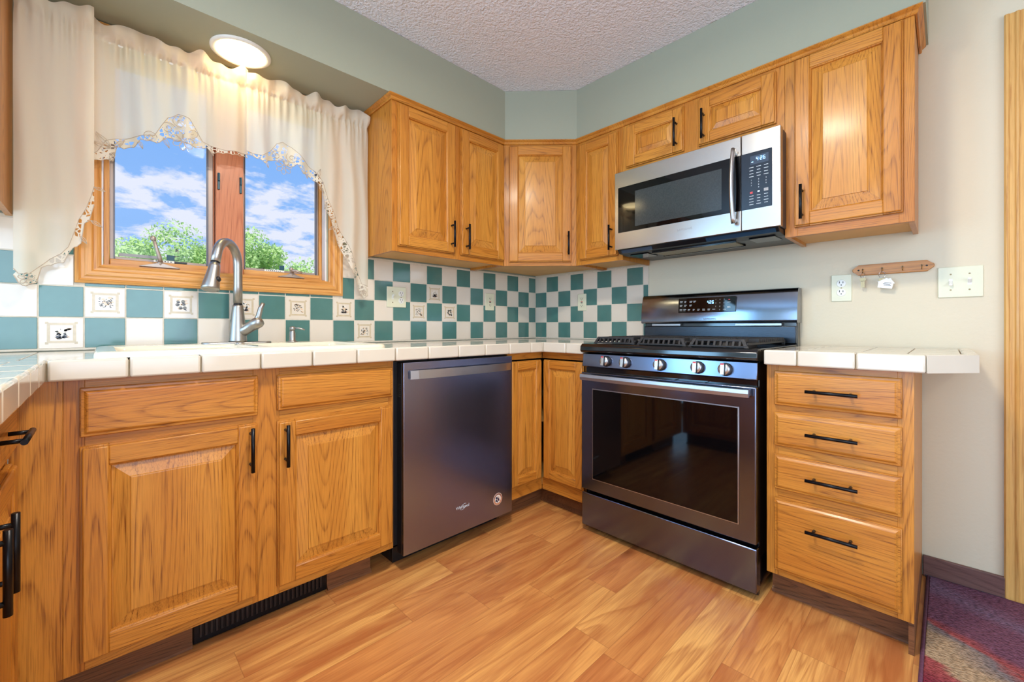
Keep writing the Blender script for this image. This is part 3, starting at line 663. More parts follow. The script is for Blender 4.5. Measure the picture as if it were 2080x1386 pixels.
# --- diagonal corner wall cabinet
def upper_corner():
    z0, z1 = 1.345, ZS-.003
    r = empty('corner_wall_cabinet', (0, 0, 0), 0, 'diagonal single-door oak wall cabinet filling the room corner', 'cabinet')
    a = MB(); t = .016
    P = [(-.009, -.009), (-.6095, -.009), (-.6095, -UD+.014), (-UD+.014, -.6095), (-.009, -.6095)]
    a.prism([(x, y, z0+.016) for x, y in P], (0, 0, .016), MAPLE)
    a.prism([(x, y, z1-.016) for x, y in P], (0, 0, .016), INSIDE)
    a.box(-.6095, -.6095+t, -UD+.014, -.009, z0, z1, OZ); a.box(-UD+.014, -.009, -.6095, -.6095+t, z0, z1, OZ)
    a.build('carcass', r)
    f = empty('face_frame', (-.6105, -UD-.001, 0), 0); f.parent = r; f.rotation_euler = (0, 0, -PI/4)
    L = (.6105-UD)*math.sqrt(2); a = MB()
    for x0, x1 in ((.0, .034), (L-.034, L)): a.box(x0, x1, 0, .019, z0, z1, OZ, .0006, 1)
    for za, zb in ((z0, z0+.032), (2.045, z1)): a.box(.034, L-.034, 0, .019, za, zb, OX, .0006, 1)
    me = a.build('frame_members', None)
    bpy.data.objects.remove(f)
    me.name = 'face_frame'; me.parent = r; me.location = (-.6105, -UD-.001, 0); me.rotation_euler = (0, 0, -PI/4)
    d = door(r, .030, L-.030, 1.366, 2.055, 0, None); d.location = me.location; d.rotation_euler = me.rotation_euler
    bar_pull(d, L-.030-.022, -.020, 1.472, True)
upper_corner()
# --- wall cabinets on the right wall
def upper_B(y0, w, z0, doors, stiles, rails, label, name='wall_cabinet', top=True):
    r = empty(name, (0, y0, 0), RB, label, 'cabinet'); z1 = ZS-.003
    carcass(r, w, z0, z1, UD); frame(r, w, z0, z1, UD, stiles, rails)
    for x0, x1, za, zb, p in doors: door(r, x0, x1, za, zb, -UD, p)
    return r
upper_B(-.6115, .311, 1.345, [(.030, .286, 1.372, 2.05, (1, 1.468))], [(0, .04), (.275, .311)], [(.04, .275, 1.345, 1.380), (.04, .275, 2.04, ZS-.003)], 'narrow single-door oak wall cabinet between the corner and the microwave')
upper_B(-.9235, .757, 1.788, [(.026, .338, 1.832, 2.052, (1, 1.922)), (.408, .728, 1.832, 2.052, (-1, 1.918))], [(0, .036), (.328, .418), (.718, .757)], [(.036, .328, 1.788, 1.840), (.418, .718, 1.788, 1.840), (.036, .328, 2.042, ZS-.003), (.418, .718, 2.042, ZS-.003)], 'short two-door oak wall cabinet above the microwave')
rc = upper_B(-1.6815, .389, 1.350, [(.034, .360, 1.385, 2.062, (-1, 1.476))], [(0, .045), (.349, .389)], [(.045, .349, 1.350, 1.395), (.045, .349, 2.05, ZS-.003)], 'single-door oak wall cabinet right of the microwave')
# --- left wall cabinet: only its side and underside show
def upper_left():
    r = empty('wall_cabinet', (-3.08, 0, 0), 0, 'oak wall cabinet at the left edge of the photo, beside the curtain', 'cabinet')
    w = .538; z0, z1 = 1.345, ZS-.003; carcass(r, w, z0, z1, UD)
    frame(r, w, z0, z1, UD, [(0, .035), (w-.035, w)], [(.035, w-.035, z0, z0+.038), (.035, w-.035, 2.045, z1)])
    door(r, .025, w-.025, 1.372, 2.058, -UD, (-1, 1.468))
upper_left()
# moulding under the soffit, running along every wall cabinet front
def moulding():
    a = MB(); prof = [(0, ZS-.026), (.006, ZS-.026), (.009, ZS-.022), (.009, ZS-.013), (.016, ZS-.008), (.020, ZS-.004), (.020, ZS-.0005), (0, ZS-.0005)]
    e = UD+.0008; c = math.tan(PI/8); x1 = -.6105-.0004
    path = [(-1.3425, -.012, -1, 0), (-1.3425, -e, -1, -1), (x1, -e, 0+c*-1*0-.0+(-.0)-c*1.0*1, -1), (-e, x1, -1, -c), (-e, -2.0715, -1, -1), (-.0008, -2.0715, 0, -1)]
    a.sweep(prof, path, OX); a.build('trim_1', kind='structure')
moulding()

# --- base cabinets, back wall: sink base (x -2.402 .. -1.500)
ZB = .8462      # top of base cabinets
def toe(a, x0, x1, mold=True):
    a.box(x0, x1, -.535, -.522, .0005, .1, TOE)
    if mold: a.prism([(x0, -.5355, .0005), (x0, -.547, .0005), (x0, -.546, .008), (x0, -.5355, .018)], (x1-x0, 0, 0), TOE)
def sink_base():
    X0 = -2.402; w = .902
    r = empty('sink_base_cabinet', (X0, 0, 0), 0, 'two-door oak base cabinet under the sink, with two false drawer fronts', 'cabinet')
    carcass(r, w, .1, ZB, BD, top=False)
    frame(r, w, .1, ZB, BD, [(0, .038), (.414, .490), (w-.022, w)], [(.038, .414, .1, .135), (.490, w-.022, .1, .135), (.038, .414, .655, .715), (.490, w-.022, .655, .715), (.038, .414, .815, ZB), (.490, w-.022, .815, ZB)])
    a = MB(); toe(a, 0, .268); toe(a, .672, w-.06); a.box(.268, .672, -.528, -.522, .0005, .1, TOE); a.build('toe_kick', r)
    drawer(r, .029, .426, .700, .826, -BD, False, 'false_drawer_front'); drawer(r, .481, w-.008, .706, .822, -BD, False, 'false_drawer_front')
    door(r, .029, .424, .127, .676, -BD, None); 
    d1 = [o for o in r.children if o.name.startswith('door')][0]; bar_pull(d1, .403, -BD-.02, .600, True)
    d2 = door(r, .481, w-.008, .127, .671, -BD, None); bar_pull(d2, .503, -BD-.02, .594, True)
    # floor register set in the toe kick
    a = MB(); a.box(.270, .670, -.5395, -.5285, .004, .098, BLKM, .003)
    for i in range(27): x = .285+i*.0138; a.box(x, x+.008, -.5435, -.5392, .022, .082, BLKP, .001, 1)
    o = a.build('air_register', None, 'black slotted air register in the toe kick under the sink cabinet', 'vent', loc=(X0, 0, 0))
    return r
sink_base()
# filler at the inside corner and the left-hand run
def left_run():
    a = MB(); a.box(-2.491, -2.4025, -BD, -BD+.019, .1, ZB, OZ, .0006, 1); a.box(-2.491, -2.4025, -.535, -.522, .0005, .099, TOE)
    a.build('corner_filler_panel', None, 'upright oak filler strip in the left inside corner', 'panel')
    # local x runs +Y from y=-1.95 ; faces +X
    FX = -2.491; Y0 = -1.525; w = .910
    r = empty('base_cabinet', (FX-BD, Y0, 0), PI/2, 'oak base cabinet run along the left edge of the photo', 'cabinet')
    carcass(r, w, .1, ZB, BD, top=False)
    frame(r, w, .1, ZB, BD, [(0, .03), (.42, .48), (w-.04, w)], [(a0, a1, za, zb) for a0, a1 in ((.03, .42), (.48, w-.04)) for za, zb in ((.1, .135), (.665, .705), (.815, ZB))])
    for i, (x0, x1, s_) in enumerate(((.015, .433, 1), (.467, .872, -1))):
        drawer(r, x0, x1, .696, .823, -BD, True, plx=(.675 if i == 1 else None)); d = door(r, x0, x1, .128, .668, -BD, None)
        bar_pull(d, (x1-.025) if s_ > 0 else (x0+.025), -BD-.02, .593, True)
    a = MB(); toe(a, 0, w-.005); a.build('toe_kick', r)
left_run()
# blind-corner base with bi-fold doors
def susan():
    r = empty('corner_base_cabinet', (0, 0, 0), 0, 'oak corner base cabinet with a folded pair of doors between dishwasher and range', 'cabinet')
    a = MB(); t = .016
    a.box(-.873, -.857, -.60, -.009, .1, ZB, OZ); a.box(-.60, -.009, -.904, -.888, .1, ZB, OZ)
    a.prism([(x, y, .114) for x, y in ((-.857, -.009), (-.857, -.59), (-.59, -.59), (-.59, -.888), (-.009, -.888), (-.009, -.009))], (0, 0, .016), MAPLE)
    a.prism([(x, y, .45) for x, y in ((-.857, -.009), (-.857, -.56), (-.56, -.56), (-.56, -.888), (-.009, -.888), (-.009, -.009))], (0, 0, .016), MAPLE)
    a.build('carcass', r)
    a = MB(); z1 = ZB
    for za, zb in ((.1, .163), (.812, z1)):
        a.box(-.873, -.612, -BD, -BD+.019, za, zb, OX, .0006, 1); a.box(-BD, -BD+.019, -.904, -.612, za, zb, OYB, .0006, 1)
    a.box(-.873, -.862, -BD, -BD+.019, .163, .812, OZ); a.box(-BD, -BD+.019, -.904, -.898, .163, .812, OZ)
    a.build('face_frame', r)
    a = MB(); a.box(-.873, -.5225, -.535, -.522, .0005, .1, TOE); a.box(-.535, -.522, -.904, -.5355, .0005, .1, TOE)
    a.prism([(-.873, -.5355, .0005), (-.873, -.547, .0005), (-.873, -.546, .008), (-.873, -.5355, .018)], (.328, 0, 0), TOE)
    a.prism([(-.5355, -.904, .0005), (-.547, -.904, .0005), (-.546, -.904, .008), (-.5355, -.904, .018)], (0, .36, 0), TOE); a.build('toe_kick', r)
    d = door(r, 0, .229, .168, .805, 0, None, st=.045); d.location = (-.862, -.612, 0)
    d = door(r, 0, .262, .168, .805, 0, None, st=.045); d.location = (-.612, -.6335, 0); d.rotation_euler = (0, 0, RB)
OYB = oak('oak_across_side', 'Y')
susan()
# four-drawer base right of the range
def drawer_base():
    Y0 = -1.695; w = .386
    r = empty('drawer_base_cabinet', (0, Y0, 0), RB, 'four-drawer oak base cabinet right of the range', 'cabinet')
    carcass(r, w, .1, ZB, BD, top=False)
    zs = [(.122, .377), (.410, .532), (.562, .680), (.705, .826)]
    frame(r, w, .1, ZB, BD, [(0, .036), (w-.036, w)], [(.036, w-.036, .1, .132), (.036, w-.036, .366, .42), (.036, w-.036, .522, .572), (.036, w-.036, .670, .715), (.036, w-.036, .816, ZB)])
    for z0, z1 in zs: drawer(r, .026, .360, z0, z1, -BD)
    a = MB(); toe(a, 0, w); a.box(w-.013, w, -.60, -.54, .0005, .0995, TOE); a.box(w-.016, w-.0005, -.535, -.01, .0005, .0995, TOE); a.build('toe_kick', r)
drawer_base()

# ================================================================== countertops
ZT0, ZT1 = .8485, .898     # slab bottom, tile top
def counters():
    # main L: back wall run, corner, short right run; sink hole left open
    r = empty('tiled_countertop', (0, 0, 0), 0, 'cream tiled countertop with square edge tiles around the sink and corner', 'countertop')
    sx0, sx1, sy0, sy1 = -2.335, -1.525, -.585, -.065
    a = MB(); e = .640; zt = ZT1-.007
    for q in ((-3.05, sx0, -e, -.0065), (sx0, sx1, -e, sy0), (sx0, sx1, sy1, -.0065), (sx1, -.0065, -e, -.0065), (-e, -.0065, -.9135, -e), (-3.05, -2.440, -1.525, -e)):
        a.box(*q, ZT0, zt, GROUTD)
    a.build('substrate', r)
    a = MB(); p = .1545; g = .0014
    def clip(x0, x1, y0, y1):
        return [(x0, x1, y0, y1)]
    def tile(x0, x1, y0, y1, m=CAP):
        if x1-x0 < .01 or y1-y0 < .01: return
        if x0 < sx1 and x1 > sx0 and y0 < sy1 and y1 > sy0:
            if x0 < sx0: tile(x0, sx0, y0, y1)
            if x1 > sx1: tile(sx1, x1, y0, y1)
            X0, X1 = max(x0, sx0), min(x1, sx1)
            if y0 < sy0: tile(X0, X1, y0, sy0)
            if y1 > sy1: tile(X0, X1, sy1, y1)
            return
        a.box(x0+g, x1-g, y0+g, y1-g, zt-.002, ZT1-.001, m, .0015, 1)
    xs = [-.0065]; x = -.01
    while x > -3.05: x -= p; xs.append(max(x, -3.05))
    for i in range(len(xs)-1):
        for y0, y1 in ((-.1545, -.0065), (-.309, -.1545), (-.4635, -.309), (-.590, -.4635)): tile(xs[i+1], xs[i], y0, y1)
    y = -.590
    while y > -.9135:
        y2 = max(y-p, -.9135)
        for x0, x1 in ((-.1545, -.0065), (-.309, -.1545), (-.4635, -.309), (-.590, -.4635)): tile(x0, x1, y2, y)
        y = y2
    y = -.590
    while y > -1.525:
        y2 = max(y-p, -1.525)
        for x0, x1 in ((-2.64, -2.49), (-2.79, -2.64), (-2.945, -2.79), (-3.05, -2.945)): tile(x0, x1, y2, y)
        y = y2
    a.build('field_tiles', r)
    a = MB()
    def capx(x0, x1, yf=-.652, yb=-.592): a.box(x0+g, x1-g, yf, yb, ZT0-.001, ZT1+.002, CAP, .006, 3)
    def capy(y0, y1, xf, xb): a.box(xf, xb, y0+g, y1-g, ZT0-.001, ZT1+.002, CAP, .006, 3)
    cut = [-2.428, -2.281, -2.127, -1.975, -1.820, -1.665, -1.51, -1.36, -1.205, -1.05, -.895, -.74, -.652]
    for x0, x1 in zip(cut, cut[1:]): capx(x0, x1)
    a.box(-.6505, -.592, -.6505, -.592, ZT0-.001, ZT1+.0015, CAP, .004, 2)
    for y0, y1 in ((-.805, -.652), (-.9135, -.805)): capy(y0, y1, -.652, -.592)
    y = -.652
    a.box(-2.488, -2.4295, -.6505, -.592, ZT0-.001, ZT1+.0015, CAP, .004, 2)
    while y > -1.525: y2 = max(y-.1545, -1.525); capy(y2, y, -2.488, -2.428); y = y2
    a.build('edge_tiles', r)
    # right of the range, with the clipped outer corner
    r2 = empty('tiled_countertop', (0, 0, 0), 0, 'small cream tiled countertop with a clipped corner, right of the range', 'countertop')
    y0, y1, y2, xe, xc = -1.694, -2.108, -2.214, -.652, -.535
    a = MB(); a.prism([(x, y, ZT0) for x, y in ((-.0065, y0), (-.0065, y2+.012), (xc+.004, y2+.012), (xe+.012, y1+.006), (xe+.012, y0))], (0, 0, zt-ZT0), GROUTD); a.build('substrate', r2)
    a = MB()
    ys = [y0, -1.795, -1.950, -2.062]
    for i in range(3):
        for x0, x1 in ((-.1545, -.0065), (-.309, -.1545), (-.4635, -.309), (-.590, -.4635)): a.box(x0+g, x1-g, ys[i+1]+g, ys[i]-g, zt-.002, ZT1-.001, CAP, .0015, 1)
    for x0, x1 in ((-.1545, -.0065), (-.309, -.1545), (-.4635, -.309)): a.box(x0+g, x1-g, -2.178, -2.062-g, zt-.002, ZT1-.001, CAP, .0015, 1)
    a.prism([(x, y, zt-.002) for x, y in ((-.4650, -2.0635), (-.4650, -2.176), (-.512, -2.176), (-.588, -2.090), (-.588, -2.0635))], (0, 0, .008), CAP, .001, 1)
    a.build('field_tiles', r2)
    a = MB(); z0, h = ZT0-.001, ZT1+.002-(ZT0-.001)
    for p0, p1 in zip((y0, -1.795, -1.950), (-1.795, -1.950, y1)): a.box(xe, -.592, p1+g, p0-g, z0, z0+h, CAP, .006, 3)
    a.prism([(x, y, z0) for x, y in ((xe, y1-g), (-.592, y1+.018-g), (-.592, y1+.014), (-.515, -2.178), (xc+.003, y2))], (0, 0, h), CAP, .004, 2)
    for x0, x1 in ((-.38, xc+.001), (-.225, -.38), (-.0065, -.225)):
        a.box(min(x0, x1)+g, max(x0, x1)-g, y2, -2.180, z0, z0+h, CAP, .006, 3)
    a.build('edge_tiles', r2)
counters()

# ================================================================== sink, faucet, dispenser
def sink():
    r = empty('kitchen_sink', (-1.93, -.325, ZT1), 0, 'biscuit enamel drop-in double sink in the tiled countertop', 'sink')
    def rr(w, d, rad, z, cx=0, cy=0, n=6):
        P = []
        for sx, sy, a0 in ((1, 1, 0), (-1, 1, PI/2), (-1, -1, PI), (1, -1, 3*PI/2)):
            for k in range(n+1):
                an = a0+k*PI/2/n; P.append((cx+sx*(w/2-rad)+math.cos(an)*rad, cy+sy*(d/2-rad)+math.sin(an)*rad, z))
        return P
    a = MB(); W_, D_ = .838, .556
    a.loop_rings([rr(W_, D_, .05, .0002), rr(W_, D_, .05, .006), rr(W_-.008, D_-.008, .048, .0125), rr(W_-.02, D_-.02, .044, .0155), rr(W_-.05, D_-.05, .04, .0165), rr(W_-.066, D_-.066, .04, .0150)], SINKM, True, close_last=False)
    # deck as a grid with two openings, filled bridge-wise
    z = .0150; X = W_/2-.033; Y = D_/2-.033; by0, by1 = -Y+.012, Y-.085
    for x0, x1, y0, y1 in ((-X, X, by1, Y), (-X, X, -Y, by0), (-X, -X+.012, by0, by1), (-.014, .014, by0, by1), (X-.012, X, by0, by1)):
        a.poly([(x0, y0, z), (x1, y0, z), (x1, y1, z), (x0, y1, z)], SINKM)
    a.build('rim', r)
    for s_ in (-1, 1):
        a = MB(); c = s_*(X-.012+.014)/2; w = X-.026; d = by1-by0; cy = (by0+by1)/2
        def q(i, z, rad): return rr(w-2*i, d-2*i, rad, z, c, cy)
        a.loop_rings([q(0, z, .002), q(.003, z-.004, .012), q(.006, z-.012, .03), q(.012, -.10, .04), q(.022, -.165, .045), q(.055, -.180, .05), q(.12, -.184, .03)], SINKM, True)
        bz = a.build('basin', r)
        a = MB(); a.lathe([(.040, 0), (.042, .002), (.034, .003), (.030, -.004), (.001, -.006)], (c, cy, -.1838), (0, 0, 1), CHR, 24, False); a.build('drain', bz)
    return r
sink()
ZD = ZT1+.0152
def faucet():
    fx, fy = -1.930, -.112
    r = empty('kitchen_faucet', (fx, fy, ZD), 0, 'brushed nickel pull-down gooseneck faucet behind the sink', 'faucet')
    a = MB()
    P = []
    for s_, a0 in ((1, -PI/2), (-1, PI/2)):
        for k in range(13): an = a0+k*PI/12; P.append((s_*.092+math.cos(an)*.031, math.sin(an)*.031, 0))
    a.loop_rings([[(x, y, .0003) for x, y, z in P], [(x, y, .004) for x, y, z in P], [(x*.985, y*.93, .0062) for x, y, z in P]], NICK, True); a.build('escutcheon', r)
    a = MB(); a.lathe([(.0325, .0062), (.0325, .012), (.031, .03), (.027, .075), (.0228, .12), (.0195, .150), (.018, .158)], (0, 0, 0), (0, 0, 1), NICK, 32)
    a.build('body', r)
    a = MB(); a.lathe([(.0155, .1585), (.0155, .164)], (0, 0, 0), (0, 0, 1), BLKP, 24); 
    dx, dy = -.60, -.80; R_ = .078; zt = .322
    a.build('seal_ring', r)
    a = MB(); pts = [(0, 0, .1645), (0, 0, .24), (0, 0, zt)]
    for k in range(1, 17):
        an = PI*k/16*.93; pts.append((dx*R_*(1-math.cos(an)), dy*R_*(1-math.cos(an)), zt+R_*math.sin(an)))
    e = Vector(pts[-1]); dirv = (e-Vector(pts[-2])).normalized(); pts.append(e+dirv*.03)
    a.tube(pts, .0163, NICK, 24); a.build('gooseneck', r)
    e = Vector(pts[-1]); a = MB(); a.lathe([(.0150, .0003), (.0150, .008)], e, dirv, BLKP, 24)
    a.lathe([(.0170, .008), (.0185, .02), (.0215, .05), (.0265, .085), (.0290, .105), (.0280, .112), (.019, .114)], e, dirv, NICK, 32)
    hd = a.build('spray_head', r)
    a = MB(); side = Vector((.72, -.6, .2)).normalized(); c = e+dirv*.075+side*.0232; a.lathe([(.011, 0), (.009, .005), (.004, .007)], c, side, BLKP, 16); a.build('spray_button', hd)
    # side lever
    hx, hy = .80, -.60; d = Vector((hx, hy, .62)).normalized()
    a = MB(); a.lathe([(.024, .0), (.0215, .03), (.0215, .062), (.0235, .064), (.0235, .088), (.018, .099), (.005, .104)], (hx*.006, hy*.006, .042), d, NICK, 28)
    v = a.build('valve_housing', r)
    a = MB(); c = Vector((hx*.006, hy*.006, .042))+d*.080; a.tube([c+Vector((0, 0, .006)), c+Vector((hx*.006, hy*.006, .03)), c+Vector((hx*.014, hy*.014, .062)), c+Vector((hx*.024, hy*.024, .082))], [.016, .0105, .0095, .007], NICK, 16); a.build('lever', v)
    a = MB(); a.lathe([(.018, .0003), (.018, .003), (.012, .005), (.003, .006)], (-1.934, -.168, ZD), (0, 0, 1), CHR, 24)
    a.build('sink_hole_cover', None, 'small round chrome cap on the sink deck in front of the faucet', 'cap')
faucet()
def dispenser():
    x, y = -1.722, -.112; r = empty('soap_dispenser', (x, y, ZD), 0, 'small brushed nickel soap dispenser right of the faucet', 'soap dispenser')
    a = MB(); a.lathe([(.021, .0003), (.021, .003), (.014, .006), (.0125, .008), (.0125, .040), (.0105, .046), (.0105, .052)], (0, 0, 0), (0, 0, 1), NICK, 24); a.build('body', r)
    a = MB(); a.lathe([(.009, .0522), (.0115, .056), (.0115, .066), (.006, .070)], (0, 0, 0), (0, 0, 1), NICK, 20)
    a.tube([(0, 0, .063), (.022, -.016, .062), (.042, -.031, .055)], [.005, .0042, .0035], NICK, 10); a.build('pump_spout', r)
dispenser()

# ================================================================== dishwasher
def dishwasher():
    X0 = -1.4995; w = .625; x0, x1 = .0225, .6195; yf = -.652
    r = empty('dishwasher', (X0, 0, 0), 0, 'stainless dishwasher with a bar handle between sink cabinet and corner cabinet', 'dishwasher')
    a = MB(); a.box(.004, w-.003, -.600, -.02, .1, .842, BLKP, .002); a.box(.03, w-.03, -.52, -.1, .002, .0995, BLKP, .002); a.build('tub', r)
    a = MB(); a.box(x0, x1, -.635, -.6005, .072, .838, BLKP, .002)
    for i in range(7): a.box(x0-.001, x0+.0004, -.626, -.606, .700+i*.008, .704+i*.008, DARKSLOT)
    dr = a.build('door', r)
    a = MB(); a.box(x0, x1, yf, -.6352, .072, .838, SSDW, .002); a.build('front_panel', dr)
    a = MB(); n = 16; L0, L1 = x0+.025, x1-.018; Z0, Z1 = .771, .806
    for i in range(n):      # bowed flat handle
        u0, u1 = i/n, (i+1)/n; xa, xb = L0+(L1-L0)*u0, L0+(L1-L0)*u1; ya, yb = [yf-.010-.018*math.sin(PI*u)**.6 if 0 < u < 1 else yf-.010 for u in (u0, u1)]
        P = [[(xa, ya, Z0), (xa, ya, Z1), (xa, ya+.007, Z1), (xa, ya+.007, Z0)], [(xb, yb, Z0), (xb, yb, Z1), (xb, yb+.007, Z1), (xb, yb+.007, Z0)]]
        A = [a.bm.verts.new(p) for p in P[0]]; B = [a.bm.verts.new(p) for p in P[1]]
        fs = [a.bm.faces.new((A[j], A[(j+1) % 4], B[(j+1) % 4], B[j])) for j in range(4)]
        if i == 0: fs.append(a.bm.faces.new(A))
        if i == n-1: fs.append(a.bm.faces.new(B[::-1]))
        a._fin(fs, SSH, False)
    bmesh.ops.remove_doubles(a.bm, verts=a.bm.verts, dist=1e-5)
    a.box(L0, L0+.012, yf-.009, yf-.0003, Z0+.003, Z1-.003, SSH); a.box(L1-.012, L1, yf-.009, yf-.0003, Z0+.003, Z1-.003, SSH)
    a.build('handle', dr, label='bright bowed bar handle')
    a = MB(); cx = -1.185-X0
    a.text('Whirlpool', .0185, face_my(cx, yf-.0003, .183), PRINT, .0002, spacing=.95)
    R = []
    for k in range(40): t = k/39*2*PI*.86+.5; R.append((cx+.004+math.cos(t)*.017, yf-.0006, .183+math.sin(t)*.010+math.cos(t)*.006))
    a.tube(R, .0006, PRINT, 5); a.build('brand_lettering', dr)
    a = MB(); c = (-.975-X0, yf-.0002, .158); a.lathe([(.0285, 0), (.0285, .0004)], c, (0, -1, 0), STICK, 40); a.lathe([(.019, .0004), (.019, .0006)], c, (0, -1, 0), WHITEP, 32)
    for k in range(4): a.box(c[0]-.004, c[0]+.015-k*.002, yf-.0011, yf-.0008, c[2]-.010+k*.006, c[2]-.007+k*.006, STICK)
    for (dx, dz, s_) in ((-.008, .006, .007), (-.010, -.006, .006), (.004, -.004, .006), (.002, .003, .004), (-.002, -.012, .004)): a.lathe([(s_, .0009), (s_, .0012)], (c[0]+dx, c[1], c[2]+dz), (0, -1, 0), NAVY, 5)
    for k in range(14):
        an = PI*.08+k/13*PI*.84; a.box(c[0]+math.cos(an)*.0235-.0013, c[0]+math.cos(an)*.0235+.0013, yf-.0009, yf-.0006, c[2]+math.sin(an)*.0235-.0022, c[2]+math.sin(an)*.0235+.0022, NAVY)
    a.lathe([(.0285, .0004), (.0285, .0008), (.0275, .0008)], c, (0, -1, 0), WHITEP, 40, False)
    a.build('round_sticker', dr, label='round copper sticker with a flag emblem')
    a = MB(); a.box(.03, w-.012, -.548, -.5205, .002, .066, BLKP, .002); a.build('kick_plate', r)
dishwasher()

# ================================================================== range
def seg7(a, txt, x, z, h, y, m):
    w = h*.5; t = h*.11; S7 = {'0': 'abcdef', '1': 'bc', '2': 'abged', '4': 'fgbc', '6': 'afgedc', ':': ':'}
    for ch in txt:
        if ch == ':': a.box(x, x+t, y-.0003, y, z+h*.25, z+h*.25+t, m); a.box(x, x+t, y-.0003, y, z+h*.65, z+h*.65+t, m); x += t*2.2; continue
        for s_ in S7[ch]:
            q = {'a': (0, w, h-t, h), 'd': (0, w, 0, t), 'g': (0, w, h/2-t/2, h/2+t/2), 'f': (0, t, h/2, h), 'b': (w-t, w, h/2, h), 'e': (0, t, 0, h/2), 'c': (w-t, w, 0, h/2)}[s_]
            a.box(x+q[0], x+q[1], y-.0003, y, z+q[2], z+q[3], m)
        x += w*1.45
def range_():
    Y0 = -.917; w = .763
    r = empty('gas_range', (0, Y0, 0), RB, 'black stainless gas range with five front knobs and an oven window', 'range')
    a = MB(); a.box(.006, w-.006, -.622, -.03, .03, .858, BLKG, .003)
    for x in (.04, w-.08):
        for y in (-.58, -.08): a.box(x, x+.04, y, y+.04, .0005, .0305, BLKP)
    a.build('body', r)
    a = MB(); a.box(.002, w-.002, -.668, -.6225, .030, .188, SSD, .004)
    a.box(.004, w-.004, -.640, -.6225, .014, .0295, BLKP); a.build('storage_drawer', r)
    a = MB(); a.box(.002, w-.002, -.672, -.6225, .205, .765, SSD, .004)
    d = a.build('oven_door', r)
    a = MB(); a.box(.066, w-.058, -.6745, -.6722, .262, .690, SSH, .001, 1); a.box(.070, w-.062, -.6765, -.6740, .266, .686, GLASSB, .0008, 1)
    a.build('oven_window', d, label='glossy black oven glass')
    a = MB()     # wide flat handle
    n = 20; L0, L1 = .018, w-.018; Z0, Z1 = .731, .758
    for i in range(n):
        u0, u1 = i/n, (i+1)/n; xa, xb = L0+(L1-L0)*u0, L0+(L1-L0)*u1; f = lambda u: -.706-.008*math.sin(PI*u)
        A = [a.bm.verts.new(p) for p in ((xa, f(u0), Z0), (xa, f(u0)-.002, (Z0+Z1)/2), (xa, f(u0), Z1), (xa, f(u0)+.012, Z1+.002), (xa, f(u0)+.012, Z0))]
        B = [a.bm.verts.new(p) for p in ((xb, f(u1), Z0), (xb, f(u1)-.002, (Z0+Z1)/2), (xb, f(u1), Z1), (xb, f(u1)+.012, Z1+.002), (xb, f(u1)+.012, Z0))]
        fs = [a.bm.faces.new((A[j], A[(j+1) % 5], B[(j+1) % 5], B[j])) for j in range(5)]
        if i == 0: fs.append(a.bm.faces.new(A))
        if i == n-1: fs.append(a.bm.faces.new(B[::-1]))
        a._fin(fs, SSH)
    bmesh.ops.remove_doubles(a.bm, verts=a.bm.verts, dist=1e-5)
    for x in (L0+.004, L1-.03): a.box(x, x+.026, -.696, -.6724, Z0+.002, Z1-.001, SSH, .002)
    a.build('handle', d, label='flat stainless door handle')
    a = MB()
    for x0, x1 in ((.10, .145), (.18, .275), (.34, .46), (.52, .58)): a.box(x0, x1, -.6600, -.632, .7652, .7668, BLKG)
    a.box(.008, w-.008, -.640, -.6225, .7652, .7865, BLKG); a.build('vent_strip', r)
    a = MB()   # sloped knob panel
    a.prism([(.002, -.655, .788), (.002, -.664, .792), (.002, -.657, .853), (.002, -.6225, .856), (.002, -.6225, .788)], (w-.004, 0, 0), SSD, .002)
    a.build('knob_panel', r)
    nrm = Vector((0, -.993, .114)).normalized()
    for kx in (.135, .235, .397, .553, .655):
        a = MB(); c = Vector((kx, -.6605, .822)); kr = .0235
        a.lathe([(kr*1.06, 0), (kr*1.06, .004), (kr*.98, .006)], c, nrm, BLKP, 32); a.lathe([(kr*.96, .006), (kr*.94, .020), (kr*.86, .0245), (kr*.3, .0262), (.0001, .0264)], c, nrm, SSH, 32)
        k = a.build('knob', r, label='round stainless burner knob with a pointer bar')
        a = MB(); up = Vector((0, .114, .993)); rt = Vector((1, 0, 0)); c2 = c+nrm*.0262
        for m_, u0, u1, v0, v1, n0, n1 in ((SSB, -.0085, .0055, -.021, .021, -.004, .008), (BLKP, .0057, .0080, -.0195, .0195, -.006, .0075), (REDP, -.0075, .0045, .0150, .0205, .0078, .0087)):
            P = [c2+rt*u+up*v+nrm*n0 for u, v in ((u0, v0), (u1, v0), (u1, v1), (u0, v1))]; a.prism(P, nrm*(n1-n0), m_, .0008 if m_ is SSB else 0)
        a.build('pointer_grip', k)
    # cooktop
    a = MB(); a.prism([(-.002, -.672, .860), (-.002, -.678, .868), (-.002, -.676, .888), (-.002, -.664, .900), (-.002, -.62, .902), (-.002, -.10, .902), (-.002, -.10, .8585), (-.002, -.66, .8585)], (w+.004, 0, 0), BLKG, .003)
    a.build('cooktop', r)
    for bx, by, br in ((.16, -.50, .045), (.16, -.24, .038), (.382, -.37, .05), (.605, -.50, .05), (.605, -.24, .036)):
        a = MB(); a.lathe([(br*1.1, .9022), (br*1.05, .908), (br, .909), (br, .915), (br*.85, .918), (.001, .9185)], (bx, by, 0), (0, 0, 1), IRON, 28); a.build('burner', r)
